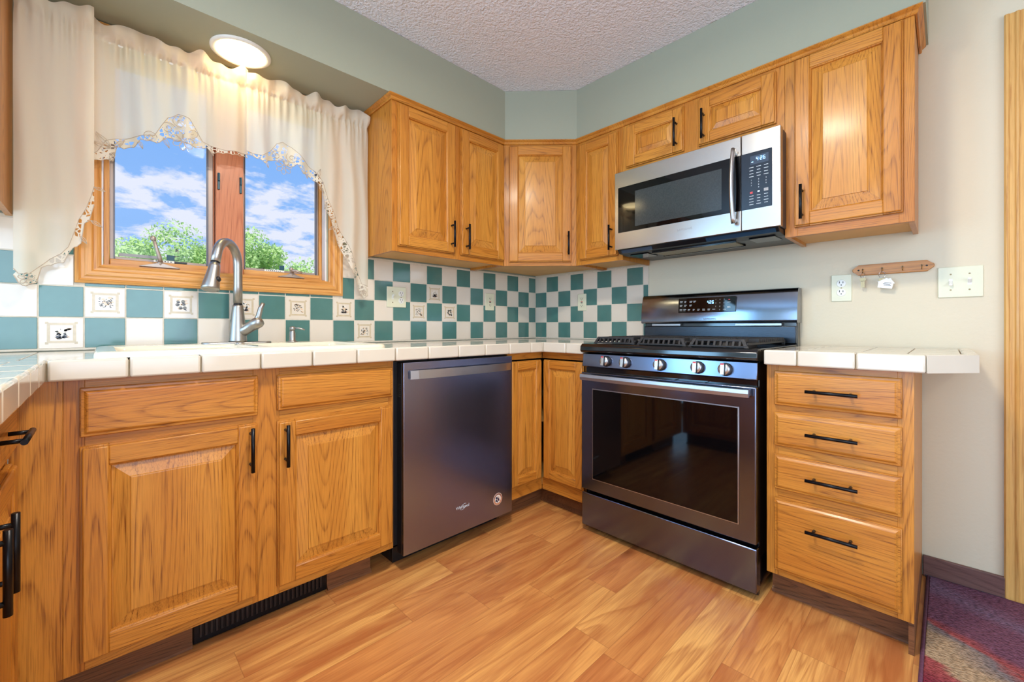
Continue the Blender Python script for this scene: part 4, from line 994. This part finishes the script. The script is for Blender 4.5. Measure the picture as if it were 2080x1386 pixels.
    for gx0, gx1 in ((.045, .262), (.272, .492), (.502, .722)):
        a = MB(); zt, zb = .934, .9025; f0, f1 = -.632, -.112; t = .010
        a.box(gx0+.012, gx1-.012, f0+.012, f0+.012+t, zt-.010, zt, IRON, .002, 1); a.box(gx0+.012, gx1-.012, f1-t, f1, zt-.010, zt, IRON, .002, 1)
        for x in (gx0, gx1-t):      # side rails with flared feet
            a.box(x+.002, x+t-.002, f0+.010, f1, zt-.024, zt-.013, IRON, .002, 1)
        for xs, xt in ((gx0, gx0+.016), (gx1-.012, gx1-.028)):
            a.prism([(xs, f0, zb), (xs+.012, f0, zb), (xt+.012, f0+.012, zt), (xt, f0+.012, zt)], (0, .010, 0), IRON); a.box(xs, xs+.012, f1-.014, f1-.002, zb, zt-.01, IRON, .001, 1)
        a.box(gx0+.004, gx1-.004, f0+.001, f0+.010, zb+.0005, zb+.007, IRON, .001, 1)
        n = 8; 
        for i in range(n):
            x = gx0+.026+i*(gx1-gx0-.060)/(n-1)
            a.prism([(x, f0+.004, zb+.006), (x, f0+.016, zt), (x, f0+.10, zt), (x, f0+.10, zt-.010), (x, f0+.026, zt-.010), (x, f0+.014, zb+.006)], (.008, 0, 0), IRON)
        for i in range(14):
            y = f0+.13+i*(f1-f0-.16)/13; a.box(gx0, gx0+.075, y, y+.008, zt-.014, zt, IRON, .001, 1); a.box(gx1-.075, gx1, y, y+.008, zt-.014, zt, IRON, .001, 1)
        a.box((gx0+gx1)/2-.005, (gx0+gx1)/2+.005, f0+.10, f1, zt-.012, zt-.001, IRON, .001, 1)
        a.build('grate', r)
    # backguard
    a = MB(); a.box(.006, w-.006, -.058, -.0075, .858, 1.004, BLKG, .004); a.box(.008, w-.008, -.075, -.0585, .903, .985, SSLOW, .004)
    for x0, x1 in ((.06, .225), (.50, .70)): a.box(x0, x1, -.083, -.0595, .987, .9985, SSH, .001, 1)
    a.build('rear_riser', r)
    a = MB(); P = []
    prof = [(-.086, 1.000), (-.093, 1.003)]+[(-.094+.0195*(k/14)**2.2, 1.006+.143*k/14) for k in range(15)]+[(-.070, 1.155), (-.062, 1.160), (-.0085, 1.160), (-.0085, 1.000)]
    a.prism([(.0, y, z) for y, z in prof], (w, 0, 0), SSBG)
    for f in a.bm.faces: f.smooth = abs(f.normal.x) < .5 and f.calc_center_median().y < -.05
    a.bm.normal_update(); sharp = [e for e in a.bm.edges if len(e.link_faces) == 2 and e.calc_face_angle(0) > .5]
    for e in sharp: e.smooth = False
    bg = a.build('backguard', r)
    # control glass follows the slope of the backguard
    tilt = .085; 
    def cp(y_off=0): return Matrix.Translation((.2, -.0915-y_off, 1.060)) @ Matrix.Rotation(-tilt, 4, 'X')
    a = MB(); cw, ch = .290, .078; x0 = .0
    a.box(.018, .018+cw, -.003, .006, -.004, -.004+ch, GLASSB, .002, 2)
    seg7(a, '426', .170, .040, .016, -.0032, DIGIT)
    rnd = random.Random(2)
    for zrow, xsr in ((.056, (.026, .050, .078, .098)), (.036, (.026, .050, .078)), (.012, (.026, .046, .070, .096, .120, .146, .172))):
        for x in xsr: a.box(x, x+.010+rnd.random()*.006, -.0033, -.003, zrow, zrow+.0022, PRINT); a.box(x, x+.008+rnd.random()*.006, -.0033, -.003, zrow-.005, zrow-.0035, PRINT)
    for i, ch_ in enumerate('1234567890'):
        cx, cz = (.212+.020*(i % 3), .060-.0175*(i//3)) if i < 9 else (.232, .008)
        a.text(ch_, .0075, face_my(cx, -.0033, cz), PRINT, .0001)
    for x, z in ((.268, .044), (.268, .022), (.268, .016), (.196, .010), (.248, .008)): a.box(x, x+.014, -.0033, -.003, z, z+.0022, PRINT)
    a.box(.272, .280, -.0033, -.003, .056, .060, REDP)
    a.bm.transform(cp()); a.build('control_display', bg, label='black glass control display with blue clock digits')
    a = MB(); a.text('SAMSUNG', .0125, Matrix.Translation((.382, -.0963, 1.022)) @ Matrix.Rotation(-.12, 4, 'X') @ Matrix.Rotation(PI/2, 4, 'X'), PRINTG, .0003, spacing=1.15); a.build('brand_lettering', bg)
SSLOW = steel('riser_dark_steel', lin(70, 74, 80), .28, 'X'); SSBG = steel('backguard_steel', lin(120, 126, 138), .13, 'X')
range_()

# ================================================================== microwave
def microwave():
    Y0 = -.932; w = .757; zb, zt = 1.384, 1.7855; xf = -.400
    r = empty('over_range_microwave', (0, Y0, 0), RB, 'stainless over-the-range microwave under the short cabinet', 'microwave')
    a = MB(); a.box(.003, w-.003, xf+.034, -.008, zb+.001, zt-.001, STEELSIDE, .003); a.build('body', r)
    a = MB()   # dark underside pan, vents, grease filter
    a.prism([(.010, xf+.010, zb), (.010, xf+.028, zb-.018), (.010, -.30, zb-.024), (.010, -.012, zb-.014), (.010, -.012, zb)], (w-.020, 0, 0), BLKP, .002)
    for x0, x1 in ((.03, .20), (.46, .735)): a.prism([(x0, xf+.012, zb-.004), (x0, xf+.026, zb-.0185), (x0, xf+.029, zb-.0185), (x0, xf+.015, zb-.004)], (x1-x0, 0, 0), BLUEP)
    u = a.build('underside', r)
    a = MB(); a.box(.18, .56, -.32, -.20, zb-.0275, zb-.0235, FILTER); a.box(.172, .568, -.328, -.32, zb-.030, zb-.022, BLKG); a.box(.172, .568, -.20, -.192, zb-.030, zb-.020, BLKG); a.build('grease_filter', u)
    for x in (.05, .62): a = MB(); a.box(x, x+.10, -.33, -.22, zb-.0265, zb-.0225, GLASSB, .001, 1); a.build('lamp_cover', u)
    xs = .612
    a = MB(); a.box(.0, xs-.001, xf, xf+.033, zb, zt, SSB, .003); d = a.build('door', r)
    a = MB(); a.box(.022, xs-.0012, xf-.0025, xf-.0002, 1.470, 1.704, GLASSB, .001, 1); a.build('door_glass', d, label='glossy black door glass')
    a = MB(); a.box(.12, .535, xf-.0031, xf-.0027, 1.490, 1.668, WINM); a.build('viewing_window', d)
    a = MB(); n = 16
    pts = [(.589, xf-.012-.034*math.sin(PI*(.06+.88*k/n))**.7, 1.418+.312*k/n) for k in range(n+1)]
    a.tube(pts, .0125, SSH, 16, flat=.7); a.tube([(.589, xf-.0005, 1.432), (.589, xf-.024, 1.432)], .009, SSH, 12); a.tube([(.589, xf-.0005, 1.716), (.589, xf-.024, 1.716)], .009, SSH, 12)
    a.build('handle', d, label='bowed stainless handle')
    a = MB(); a.text('SAMSUNG', .0135, face_my(.372, xf-.0005, 1.433), PRINTG, .0003, spacing=1.2); a.build('brand_lettering', d)
    a = MB(); a.box(xs+.001, w, xf, xf+.033, zb, zt, SSB, .003); c = a.build('control_panel', r)
    a = MB(); a.box(xs+.0012, w-.030, xf-.0025, xf-.0002, 1.470, 1.704, GLASSP, .001, 1)
    a.box(xs+.036, w-.042, xf-.0030, xf-.0026, 1.652, 1.688, DISPLAY); seg7(a, '4:26', xs+.058, 1.665, .015, xf-.0031, DIGIT); a.box(xs+.040, xs+.047, xf-.0034, xf-.0031, 1.661, 1.664, DIGIT)
    cols = (xs+.040, xs+.067, xs+.094); rnd = random.Random(6); y = xf-.0026
    for row, z in enumerate((1.640, 1.627, 1.614, 1.602)):
        for cx in cols: hw = .006+rnd.random()*.003; a.box(cx-hw, cx+hw, y-.0003, y, z, z+.002, PRINT)
    for i, z in enumerate((1.588, 1.577, 1.566)):
        for j, cx in enumerate(cols): a.text('123456789'[i*3+j], .0075, face_my(cx, y-.0001, z), PRINT, .0001)
    a.text('0', .0075, face_my(cols[1], y-.0001, 1.555), PRINT, .0001)
    a.box(cols[0]-.005, cols[0]+.005, y-.0003, y, 1.533, 1.541, REDP); a.box(cols[2]-.008, cols[2]+.008, y-.0003, y, 1.534, 1.546, PRINTG)
    a.box(cols[1]-.004, cols[1]+.004, y-.0003, y, 1.535, 1.541, PRINT)
    for row, z in enumerate((1.522, 1.510, 1.498, 1.487)):
        for cx in cols: hw = .005+rnd.random()*.004; a.box(cx-hw, cx+hw, y-.0003, y, z, z+.0018, PRINT)
    a.build('keypad', c, label='dark keypad with white digits and lit clock')
STEELSIDE = plain('microwave_side_paint', lin(70, 70, 74), .4, metal=.5, noise=(20, .03)); BLUEP = plain('smoked_lens', lin(40, 62, 84), .12, noise=(20, .05))
WINM = plain('window_screen_grey', lin(54, 60, 62), .12, noise=(200, .15)); GLASSP = plain('keypad_glass', lin(34, 44, 56), .12, noise=(20, .03))
microwave()

# ================================================================== curtain
def interp(P, x):
    if x <= P[0][0]: return P[0][1]
    for (a, za), (b_, zb) in zip(P, P[1:]):
        if x <= b_: return za+(zb-za)*(x-a)/(b_-a) if b_ > a else zb
    return P[-1][1]
CY = -.066; ZR = 2.004; ZTOP = 2.074
def fold(x, z, ph, amp):
    d = min(1, max(0, (ZR-z)/.40)); xw = x+.010*math.sin(z*9+x*14+ph)*(1-.5*d)
    f = .60*math.sin(xw*44+ph+.8*math.sin(x*12))+.40*math.sin(xw*83+ph*2.1+z*2)+.22*math.sin(x*21+z*2.6+ph)
    g = .5*math.sin(x*250+ph+2*math.sin(x*31))+.5*math.sin(x*167+ph*3+math.sin(x*47))
    k = math.exp(-((z-ZR)/.020)**2); kd = math.exp(-abs(z-ZR+.02)/.06)
    if z > ZR+.004: return -.008*(1-k)+(.012*math.sin(x*52+ph*1.7)+.007*math.sin(x*97+ph))*min(1, (z-ZR)/.025)+.005*g*k
    return amp*f*(.22+.78*d)+.008*g*k+.0055*g*kd*(1-k)+.008*k
def valance(name, x0, x1, fab, lace, label, ph, y_off=0, amp=.018, flowers=(), nx=560):
    r = empty(name, ((x0+x1)/2, CY+y_off, ZR), 0, label, 'curtain', None)
    def P(x, z): return (x-(x0+x1)/2, fold(x, z, ph, amp)-.003*math.sin(x*9), z-ZR)
    def grid(fz0, fz1, nz, mat, nm, flt=None, top=False):
        a = MB(); bm = a.bm; uv = bm.loops.layers.uv.new('UVMap'); V = []
        for i in range(nx+1):
            x = x0+(x1-x0)*i/nx; za, zb = fz0(x), fz1(x)
            V.append([(bm.verts.new(P(x, za+(zb-za)*j/nz)), (x*1.15, za+(zb-za)*j/nz)) for j in range(nz+1)])
        mi = a.mi(mat)
        for i in range(nx):
            for j in range(nz):
                q = (V[i][j], V[i+1][j], V[i+1][j+1], V[i][j+1])
                if flt and not flt(q): continue
                f = bm.faces.new([t[0] for t in q]); f.smooth = True; f.material_index = mi
                for l, t in zip(f.loops, q): l[uv].uv = t[1]
        return a.build(nm, r, recalc=False)
    top = lambda x: ZTOP-.008+.009*math.sin(x*37+ph)+.005*math.sin(x*83+ph)
    f = grid(lambda x: interp(fab, x), top, 56, CLOTH, 'fabric')
    sc = lambda x: .0045*abs(math.sin(x*105))
    grid(lambda x: min(interp(lace, x)+sc(x), interp(fab, x)-.003), lambda x: interp(fab, x), 6, LACE, 'lace_trim')
    a = MB()
    def cordline(fz, rad):
        pts = [P(x0+(x1-x0)*i/nx, fz(x0+(x1-x0)*i/nx)) for i in range(nx+1)]
        a.tube([(p[0], p[1]-.0008, p[2]) for p in pts], rad, CORD, 5)
    cordline(lambda x: interp(fab, x), .0010); cordline(lambda x: min(interp(lace, x)+sc(x), interp(fab, x)-.003), .0012)
    for fx, fz, s_, n, rot, kind in flowers:
        base = fold(fx, fz, ph, amp)
        def pt(dx, dz): return (fx+dx-(x0+x1)/2, base-.0045, fz+dz-ZR)
        if kind == 'f':
            for k in range(n):
                an = rot+2*PI*k/n; c, s2 = math.cos(an), math.sin(an); Q = []
                for q in range(13):
                    t = q/12*2*PI; u = s_*(.62-.38*math.cos(t)) if True else 0; v = s_*.24*math.sin(t)*(1.2-.4*math.cos(t)*0); u = s_*(.6-.42*math.cos(t))
                    Q.append(pt(c*u-s2*v, s2*u+c*v))
                a.tube(Q, .0011, CORD, 5, cap=False)
            a.tube([pt(math.cos(q/10*2*PI)*s_*.2, math.sin(q/10*2*PI)*s_*.2) for q in range(11)], .0012, CORD, 5, cap=False)
        elif kind == 's':     # scroll
            a.tube([pt(math.cos(rot+q*.42)*s_*(1-q/26), math.sin(rot+q*.42)*s_*(1-q/26)) for q in range(24)], .0011, CORD, 5)
        elif kind == 'l':     # leaf
            c, s2 = math.cos(rot), math.sin(rot)
            L1 = [(0, 0), (.3, .16), (.6, .17), (1, 0)]; L2 = [(0, 0), (.3, -.14), (.6, -.12), (1, 0)]; 
            for L in (L1, L2, [(0, 0), (1, 0)]): a.tube([pt(s_*(c*u-s2*v), s_*(s2*u+c*v)) for u, v in L], .0010, CORD, 5)
    a.build('lace_cord', r, recalc=True)
    return r
tail_fab = [(-2.532, 1.165), (-2.522, 1.150), (-2.500, 1.150), (-2.480, 1.175), (-2.455, 1.205), (-2.43, 1.225), (-2.413, 1.25), (-2.40, 1.30), (-2.389, 1.345), (-2.371, 1.385), (-2.358, 1.43), (-2.350, 1.47)]
tail_lac = [(-2.532, 1.140), (-2.522, 1.118), (-2.505, 1.108), (-2.485, 1.122), (-2.474, 1.170), (-2.458, 1.182), (-2.424, 1.194), (-2.413, 1.223), (-2.400, 1.248), (-2.383, 1.262), (-2.375, 1.33), (-2.363, 1.345), (-2.350, 1.40)]
valance('cafe_curtain_valance', -2.533, -2.351, tail_fab, tail_lac, 'long cream side tail of lace curtain at the left of the window', 1.3, -.026, .013, [(-2.505, 1.135, .018, 5, .3, 'f'), (-2.36, 1.345, .035, 1, -.6, 'l'), (-2.385, 1.29, .03, 1, -1.0, 'l'), (-2.352, 1.46, .03, 1, -.3, 'l')], nx=200)
sw_fab = [(-2.372, 1.572), (-2.345, 1.60), (-2.322, 1.645), (-2.29, 1.663), (-2.244, 1.681), (-2.190, 1.702), (-2.170, 1.745), (-2.150, 1.785), (-2.119, 1.808), (-2.085, 1.798), (-2.060, 1.765), (-2.040, 1.730), (-2.012, 1.714), (-1.961, 1.709), (-1.892, 1.719)]
sw_lac = [(-2.372, 1.556), (-2.334, 1.572), (-2.303, 1.577), (-2.293, 1.630), (-2.248, 1.640), (-2.23, 1.668), (-2.174, 1.677), (-2.152, 1.706), (-2.107, 1.700), (-2.076, 1.690), (-2.052, 1.698), (-2.028, 1.705), (-2.012, 1.685), (-1.978, 1.694), (-1.935, 1.696), (-1.892, 1.705)]
valance('cafe_curtain_valance', -2.371, -1.884, sw_fab, sw_lac, 'left arched cream curtain swag with lace medallion over the left pane', 2.2, 0, .022,
        [(-2.106, 1.705, .036, 7, .2, 'f'), (-2.150, 1.745, .024, 1, .4, 's'), (-2.075, 1.745, .024, 1, 2.4, 's'), (-2.115, 1.775, .026, 1, 1.0, 's'),
         (-2.31, 1.625, .055, 1, 2.3, 'l'), (-2.31, 1.620, .050, 1, 2.9, 'l'), (-2.30, 1.625, .045, 1, .9, 'l'), (-2.30, 1.610, .040, 1, -1.9, 'l'), (-2.205, 1.69, .022, 1, .1, 's'), (-2.165, 1.70, .040, 1, -1.1, 'l'), (-2.235, 1.665, .030, 1, -1.2, 'l'), (-2.015, 1.70, .025, 1, -1.2, 'l')])
rt_fab = [(-1.893, 1.727), (-1.835, 1.722), (-1.800, 1.755), (-1.775, 1.795), (-1.750, 1.809), (-1.716, 1.796), (-1.67, 1.754), (-1.608, 1.713), (-1.575, 1.67), (-1.551, 1.590), (-1.516, 1.520), (-1.468, 1.419), (-1.438, 1.337), (-1.400, 1.245), (-1.383, 1.200), (-1.348, 1.188)]
rt_lac = [(-1.893, 1.715), (-1.854, 1.706), (-1.825, 1.690), (-1.796, 1.715), (-1.757, 1.722), (-1.720, 1.700), (-1.695, 1.718), (-1.668, 1.680), (-1.648, 1.688), (-1.608, 1.664), (-1.581, 1.640), (-1.572, 1.590), (-1.563, 1.540), (-1.540, 1.500), (-1.528, 1.455), (-1.492, 1.380), (-1.468, 1.325), (-1.445, 1.262), (-1.410, 1.215), (-1.393, 1.150), (-1.371, 1.125), (-1.348, 1.140)]
valance('cafe_curtain_valance', -1.892, -1.349, rt_fab, rt_lac, 'right arched cream curtain swag and tail beside the wall cabinet', 4.0, -.010, .022,
        [(-1.747, 1.700, .034, 7, .2, 'f'), (-1.775, 1.745, .022, 1, .4, 's'), (-1.715, 1.745, .024, 1, 2.4, 's'), (-1.66, 1.70, .035, 1, -1.3, 'l'), (-1.82, 1.70, .028, 1, -1.3, 'l'),
         (-1.60, 1.69, .040, 1, 1.3, 'l'), (-1.575, 1.62, .040, 1, 2.2, 'l'), (-1.56, 1.58, .040, 1, -1.9, 'l'), (-1.525, 1.47, .035, 1, -2.4, 'l'), (-1.46, 1.33, .03, 1, -2.4, 'l'), (-1.375, 1.155, .016, 5, .2, 'f')])
a = MB(); a.tube([(-2.530, -.046, ZR), (-1.352, -.046, ZR)], .005, WHITEP, 10)
for x in (-2.519, -1.362): a.box(x-.006, x+.006, -.046, -.0005, ZR-.006, ZR+.006, WHITEP)
a.build('curtain_rod', None, 'thin white curtain rod gathered inside the curtain header', 'curtain rod')

# ================================================================== recessed light over the sink, ceiling lamp
def recessed():
    c = (-1.928, -.160, ZS); r = empty('recessed_light', c, 0, 'lit round recessed light in the soffit above the sink', 'light')
    a = MB(); a.lathe([(.105, -.0003), (.105, -.005), (.095, -.009), (.088, -.008), (.084, -.003)], (0, 0, 0), (0, 0, 1), WHITEP, 48, False); a.build('trim_ring', r)
    a = MB(); a.lathe([(.0838, -.0034), (.078, -.010), (.060, -.018), (.030, -.0225), (.0001, -.0235)], (0, 0, 0), (0, 0, 1), LAMPG, 48, False); a.build('lens', r)
    light('sink_lamp', 'AREA', (c[0], c[1], ZS-.030), (0, 0, 0), SINK_W, (1, .72, .34), shape='DISK', size=.16)
recessed()
def ceiling_lamp(x, y, W, label):
    r = empty('ceiling_light', (x, y, ZC), 0, label, 'light')
    a = MB(); a.lathe([(.17, -.0005), (.17, -.022), (.162, -.028), (.150, -.028)], (0, 0, 0), (0, 0, 1), WHITEP, 48, False); a.build('base_ring', r)
    a = MB(); a.lathe([(.150, -.028), (.145, -.045), (.115, -.068), (.06, -.082), (.0001, -.086)], (0, 0, 0), (0, 0, 1), LAMPC, 48, False); a.build('diffuser', r)
    light('ceiling_lamp', 'AREA', (x, y, ZC-.095), (0, 0, 0), W, (1, .90, .74), shape='DISK', size=.26)
ceiling_lamp(-1.78, -1.62, CEIL_W, 'round flush ceiling light over the kitchen floor')
ceiling_lamp(-3.6, -3.4, CEIL_FILL, 'added round fill light over the unseen rear of the room')  # unseen second lamp, added to raise the overall room light

# ================================================================== plates, key rack, keys
def plate(x0, x1, z0, z1, y, kinds, label, right=False, name='outlet_plate', cat='outlet'):
    """local frame, faces -y. kinds: list of (cx, type)"""
    r = empty(name, (0, 0, 0), RB if right else 0, label, cat)
    a = MB(); a.box(x0, x1, y-.006, y-.0003, z0, z1, ALMOND, .0025, 2); p = a.build('cover_plate', r); cz = (z0+z1)/2; yf = y-.006
    for cx, k in kinds:
        a = MB()
        if k == 'duplex':
            for s_ in (-1, 1):
                zc_ = cz+s_*.0195; a.lathe([(.0165, 0), (.0165, .0016), (.0155, .0022)], (cx, yf+.0004, zc_), (0, -1, 0), WHITEP, 24)
                for dx, hh in ((-.006, .0045), (.006, .0038)): a.box(cx+dx-.0012, cx+dx+.0012, yf-.0024, yf-.0016, zc_+.001, zc_+.001+hh*2, DARKSLOT)
                a.lathe([(.0024, 0), (.0024, .0008)], (cx, yf-.0016, zc_-.0065), (0, -1, 0), DARKSLOT, 10)
            a.lathe([(.003, 0), (.0024, .0014)], (cx, yf+.0001, cz), (0, -1, 0), BRASS, 10); a.build('receptacle', r)
        elif k.startswith('toggle'):
            up = 1 if k == 'toggle_up' else -1
            a.box(cx-.0052, cx+.0052, yf-.0008, yf+.0002, cz-.012, cz+.012, WHITEP); a.prism([(cx-.0045, yf-.0005, cz-.006), (cx-.0045, yf-.0005, cz+.006), (cx-.0045, yf-.013, cz+up*.011+.003), (cx-.0045, yf-.013, cz+up*.011-.003)], (.009, 0, 0), WHITEP, .001)
            for s_ in (-1, 1): a.lathe([(.003, 0), (.0024, .0014)], (cx, yf+.0001, cz+s_*.030), (0, -1, 0), BRASS, 10)
            a.build('toggle_switch', r)
        elif k == 'gfci':
            a.box(cx-.0165, cx+.0165, yf-.002, yf+.0002, cz-.033, cz+.033, ALMOND, .001, 1)
            for s_ in (-1, 1):
                for dx in (-.006, .006): a.box(cx+dx-.0011, cx+dx+.0011, yf-.0026, yf-.0019, cz+s_*.022-.003, cz+s_*.022+.005, DARKSLOT)
                a.lathe([(.0022, 0), (.0022, .0008)], (cx, yf-.0018, cz+s_*.022-.007), (0, -1, 0), DARKSLOT, 10)
            a.box(cx-.007, cx+.007, yf-.003, yf-.0018, cz-.006, cz-.001, DARKSLOT); a.box(cx-.007, cx+.007, yf-.003, yf-.0018, cz+.001, cz+.006, REDP); a.build('receptacle', r)
plate(-1.212, -1.094, 1.090, 1.204, -.0062, [(-1.178, 'toggle_up'), (-1.126, 'duplex')], 'almond wall plate with one switch and one outlet, under the two-door wall cabinet')
plate(-.502, -.426, 1.092, 1.206, -.0062, [(-.464, 'gfci')], 'almond outlet on the back wall tiles near the corner')
plate(.400, .470, 1.090, 1.204, -.0062, [(.435, 'gfci')], 'almond outlet on the right wall tiles left of the range', True)
plate(1.790, 1.862, 1.093, 1.210, 0, [(1.826, 'duplex')], 'almond duplex outlet on the beige wall under the key rack', True)
plate(2.124, 2.243, 1.093, 1.210, 0, [(2.159, 'toggle_down'), (2.208, 'toggle_up')], 'almond double switch plate beside the door casing', True, 'light_switch_plate', 'light switch')
def key_rack():
    r = empty('key_rack', (0, -1.99, 1.222), RB, 'small scalloped oak key rack on the beige wall', 'key rack')
    a = MB(); L, H = .125, .022
    half = [(-L, .006), (-L+.010, .010), (-L+.016, .018), (-L+.020, H)]
    P = half+[(-x, z) for x, z in half[::-1]]; P += [(x, -z) for x, z in P[::-1]]
    a.prism([(x, -.0005, z) for x, z in P], (0, -.014, 0), OX, .002)
    a.lathe([(.0035, 0), (.003, .001)], (-.104, -.0146, 0), (0, -1, 0), DARKSLOT, 10); a.lathe([(.0035, 0), (.003, .001)], (.104, -.0146, 0), (0, -1, 0), DARKSLOT, 10)
    a.build('back_board', r)
    hx = [-.090, -.028, .034, .090]
    for x in hx:
        a = MB(); a.tube([(x, -.0146, .003), (x, -.022, .004), (x, -.029, -.001), (x, -.030, -.008), (x, -.026, -.013), (x, -.0215, -.011)], .0014, BRASS, 8); a.lathe([(.0035, 0), (.003, .002)], (x, -.0145, .003), (0, -1, 0), BRASS, 10); a.build('cup_hook', r)
    def key(nm, x, label, tagged):
        k = empty(nm, (0, -1.99, 1.222), RB, label, 'keys'); R = .010 if not tagged else .013
        a = MB(); zc_ = -.0114-R-.0012; a.tube([(x+math.cos(q/20*2*PI)*R*.8, -.0245+math.sin(q/20*2*PI)*.003, zc_+math.sin(q/20*2*PI)*R) for q in range(21)], .0011, CHR, 6, cap=False); a.build('key_ring', k)
        for i, dx in enumerate((-.003, .004)):
            a = MB(); z = zc_-R-.002; y = -.021-.004*i
            a.lathe([(.0075, 0), (.0075, .0018)], (x+dx, y, z-.006), (0, -1, 0), BRASS, 18); a.box(x+dx-.0028, x+dx+.0028, y-.0018, y, z-.040, z-.012, BRASS)
            for q in range(4): a.box(x+dx+.0028, x+dx+.0040, y-.0018, y, z-.038+q*.006, z-.035+q*.006, BRASS)
            a.build('key', k)
        if tagged:
            a = MB(); tz = zc_-R-.010; tx = x+.016; y = -.030
            P = [(-.024, -.034), (.022, -.034), (.022, -.012), (.028, -.012), (.012, .004), (.012, .008), (.006, .008), (.006, .004), (-.002, .008), (-.029, -.012), (-.024, -.012)]
            th = -.18; P = [(tx+u*math.cos(th)+v*math.sin(th)*-1, tz+u*-math.sin(th)*-1*1.0+v*math.cos(th)) for u, v in P]
            a.prism([(px, y, pz) for px, pz in P], (0, -.002, 0), WHITEP, .0005)
            for q, (u0, u1) in enumerate(((-.008, .014), (-.012, .010), (-.010, .012))):
                pz = tz-.013-q*.005; a.prism([(tx+u0, y-.0021, pz+u0*-.18), (tx+u1, y-.0021, pz+u1*-.18), (tx+u1, y-.0021, pz+.0018+u1*-.18), (tx+u0, y-.0021, pz+.0018+u0*-.18)], (0, -.0003, 0), NAVY)
            a.build('key_tag', k, label='white house-shaped key tag')
    key('key_set', hx[0], 'pair of brass keys hanging from the left hook of the rack', False)
    key('key_set', hx[1], 'key ring with a white house-shaped tag on the second hook', True)
key_rack()

# ================================================================== rug
def rug():
    y0, y1, x0, x1 = -2.094, -3.3, -1.5, -.020
    r = empty('area_rug', (0, 0, 0), 0, 'purple, red and beige banded shag rug at the right edge', 'rug')
    a = MB(); a.box(x0+.006, x1-.006, y1+.006, y0-.008, .0008, .012, RUG, .003); a.build('pile', r)
    a = MB(); a.tube([(x0, y0-.004, .006), (x1, y0-.004, .006)], .0058, RUGEDGE, 8); a.tube([(x1-.002, y0-.012, .006), (x1-.002, y1, .006)], .0052, RUGEDGE, 8); a.build('binding', r)
rug()
b = MB(); b.box(-.019, -.0148, DY0+.075, -2.09, .0005, .010, ALUD, .001); b.build('trim_2', kind='structure')
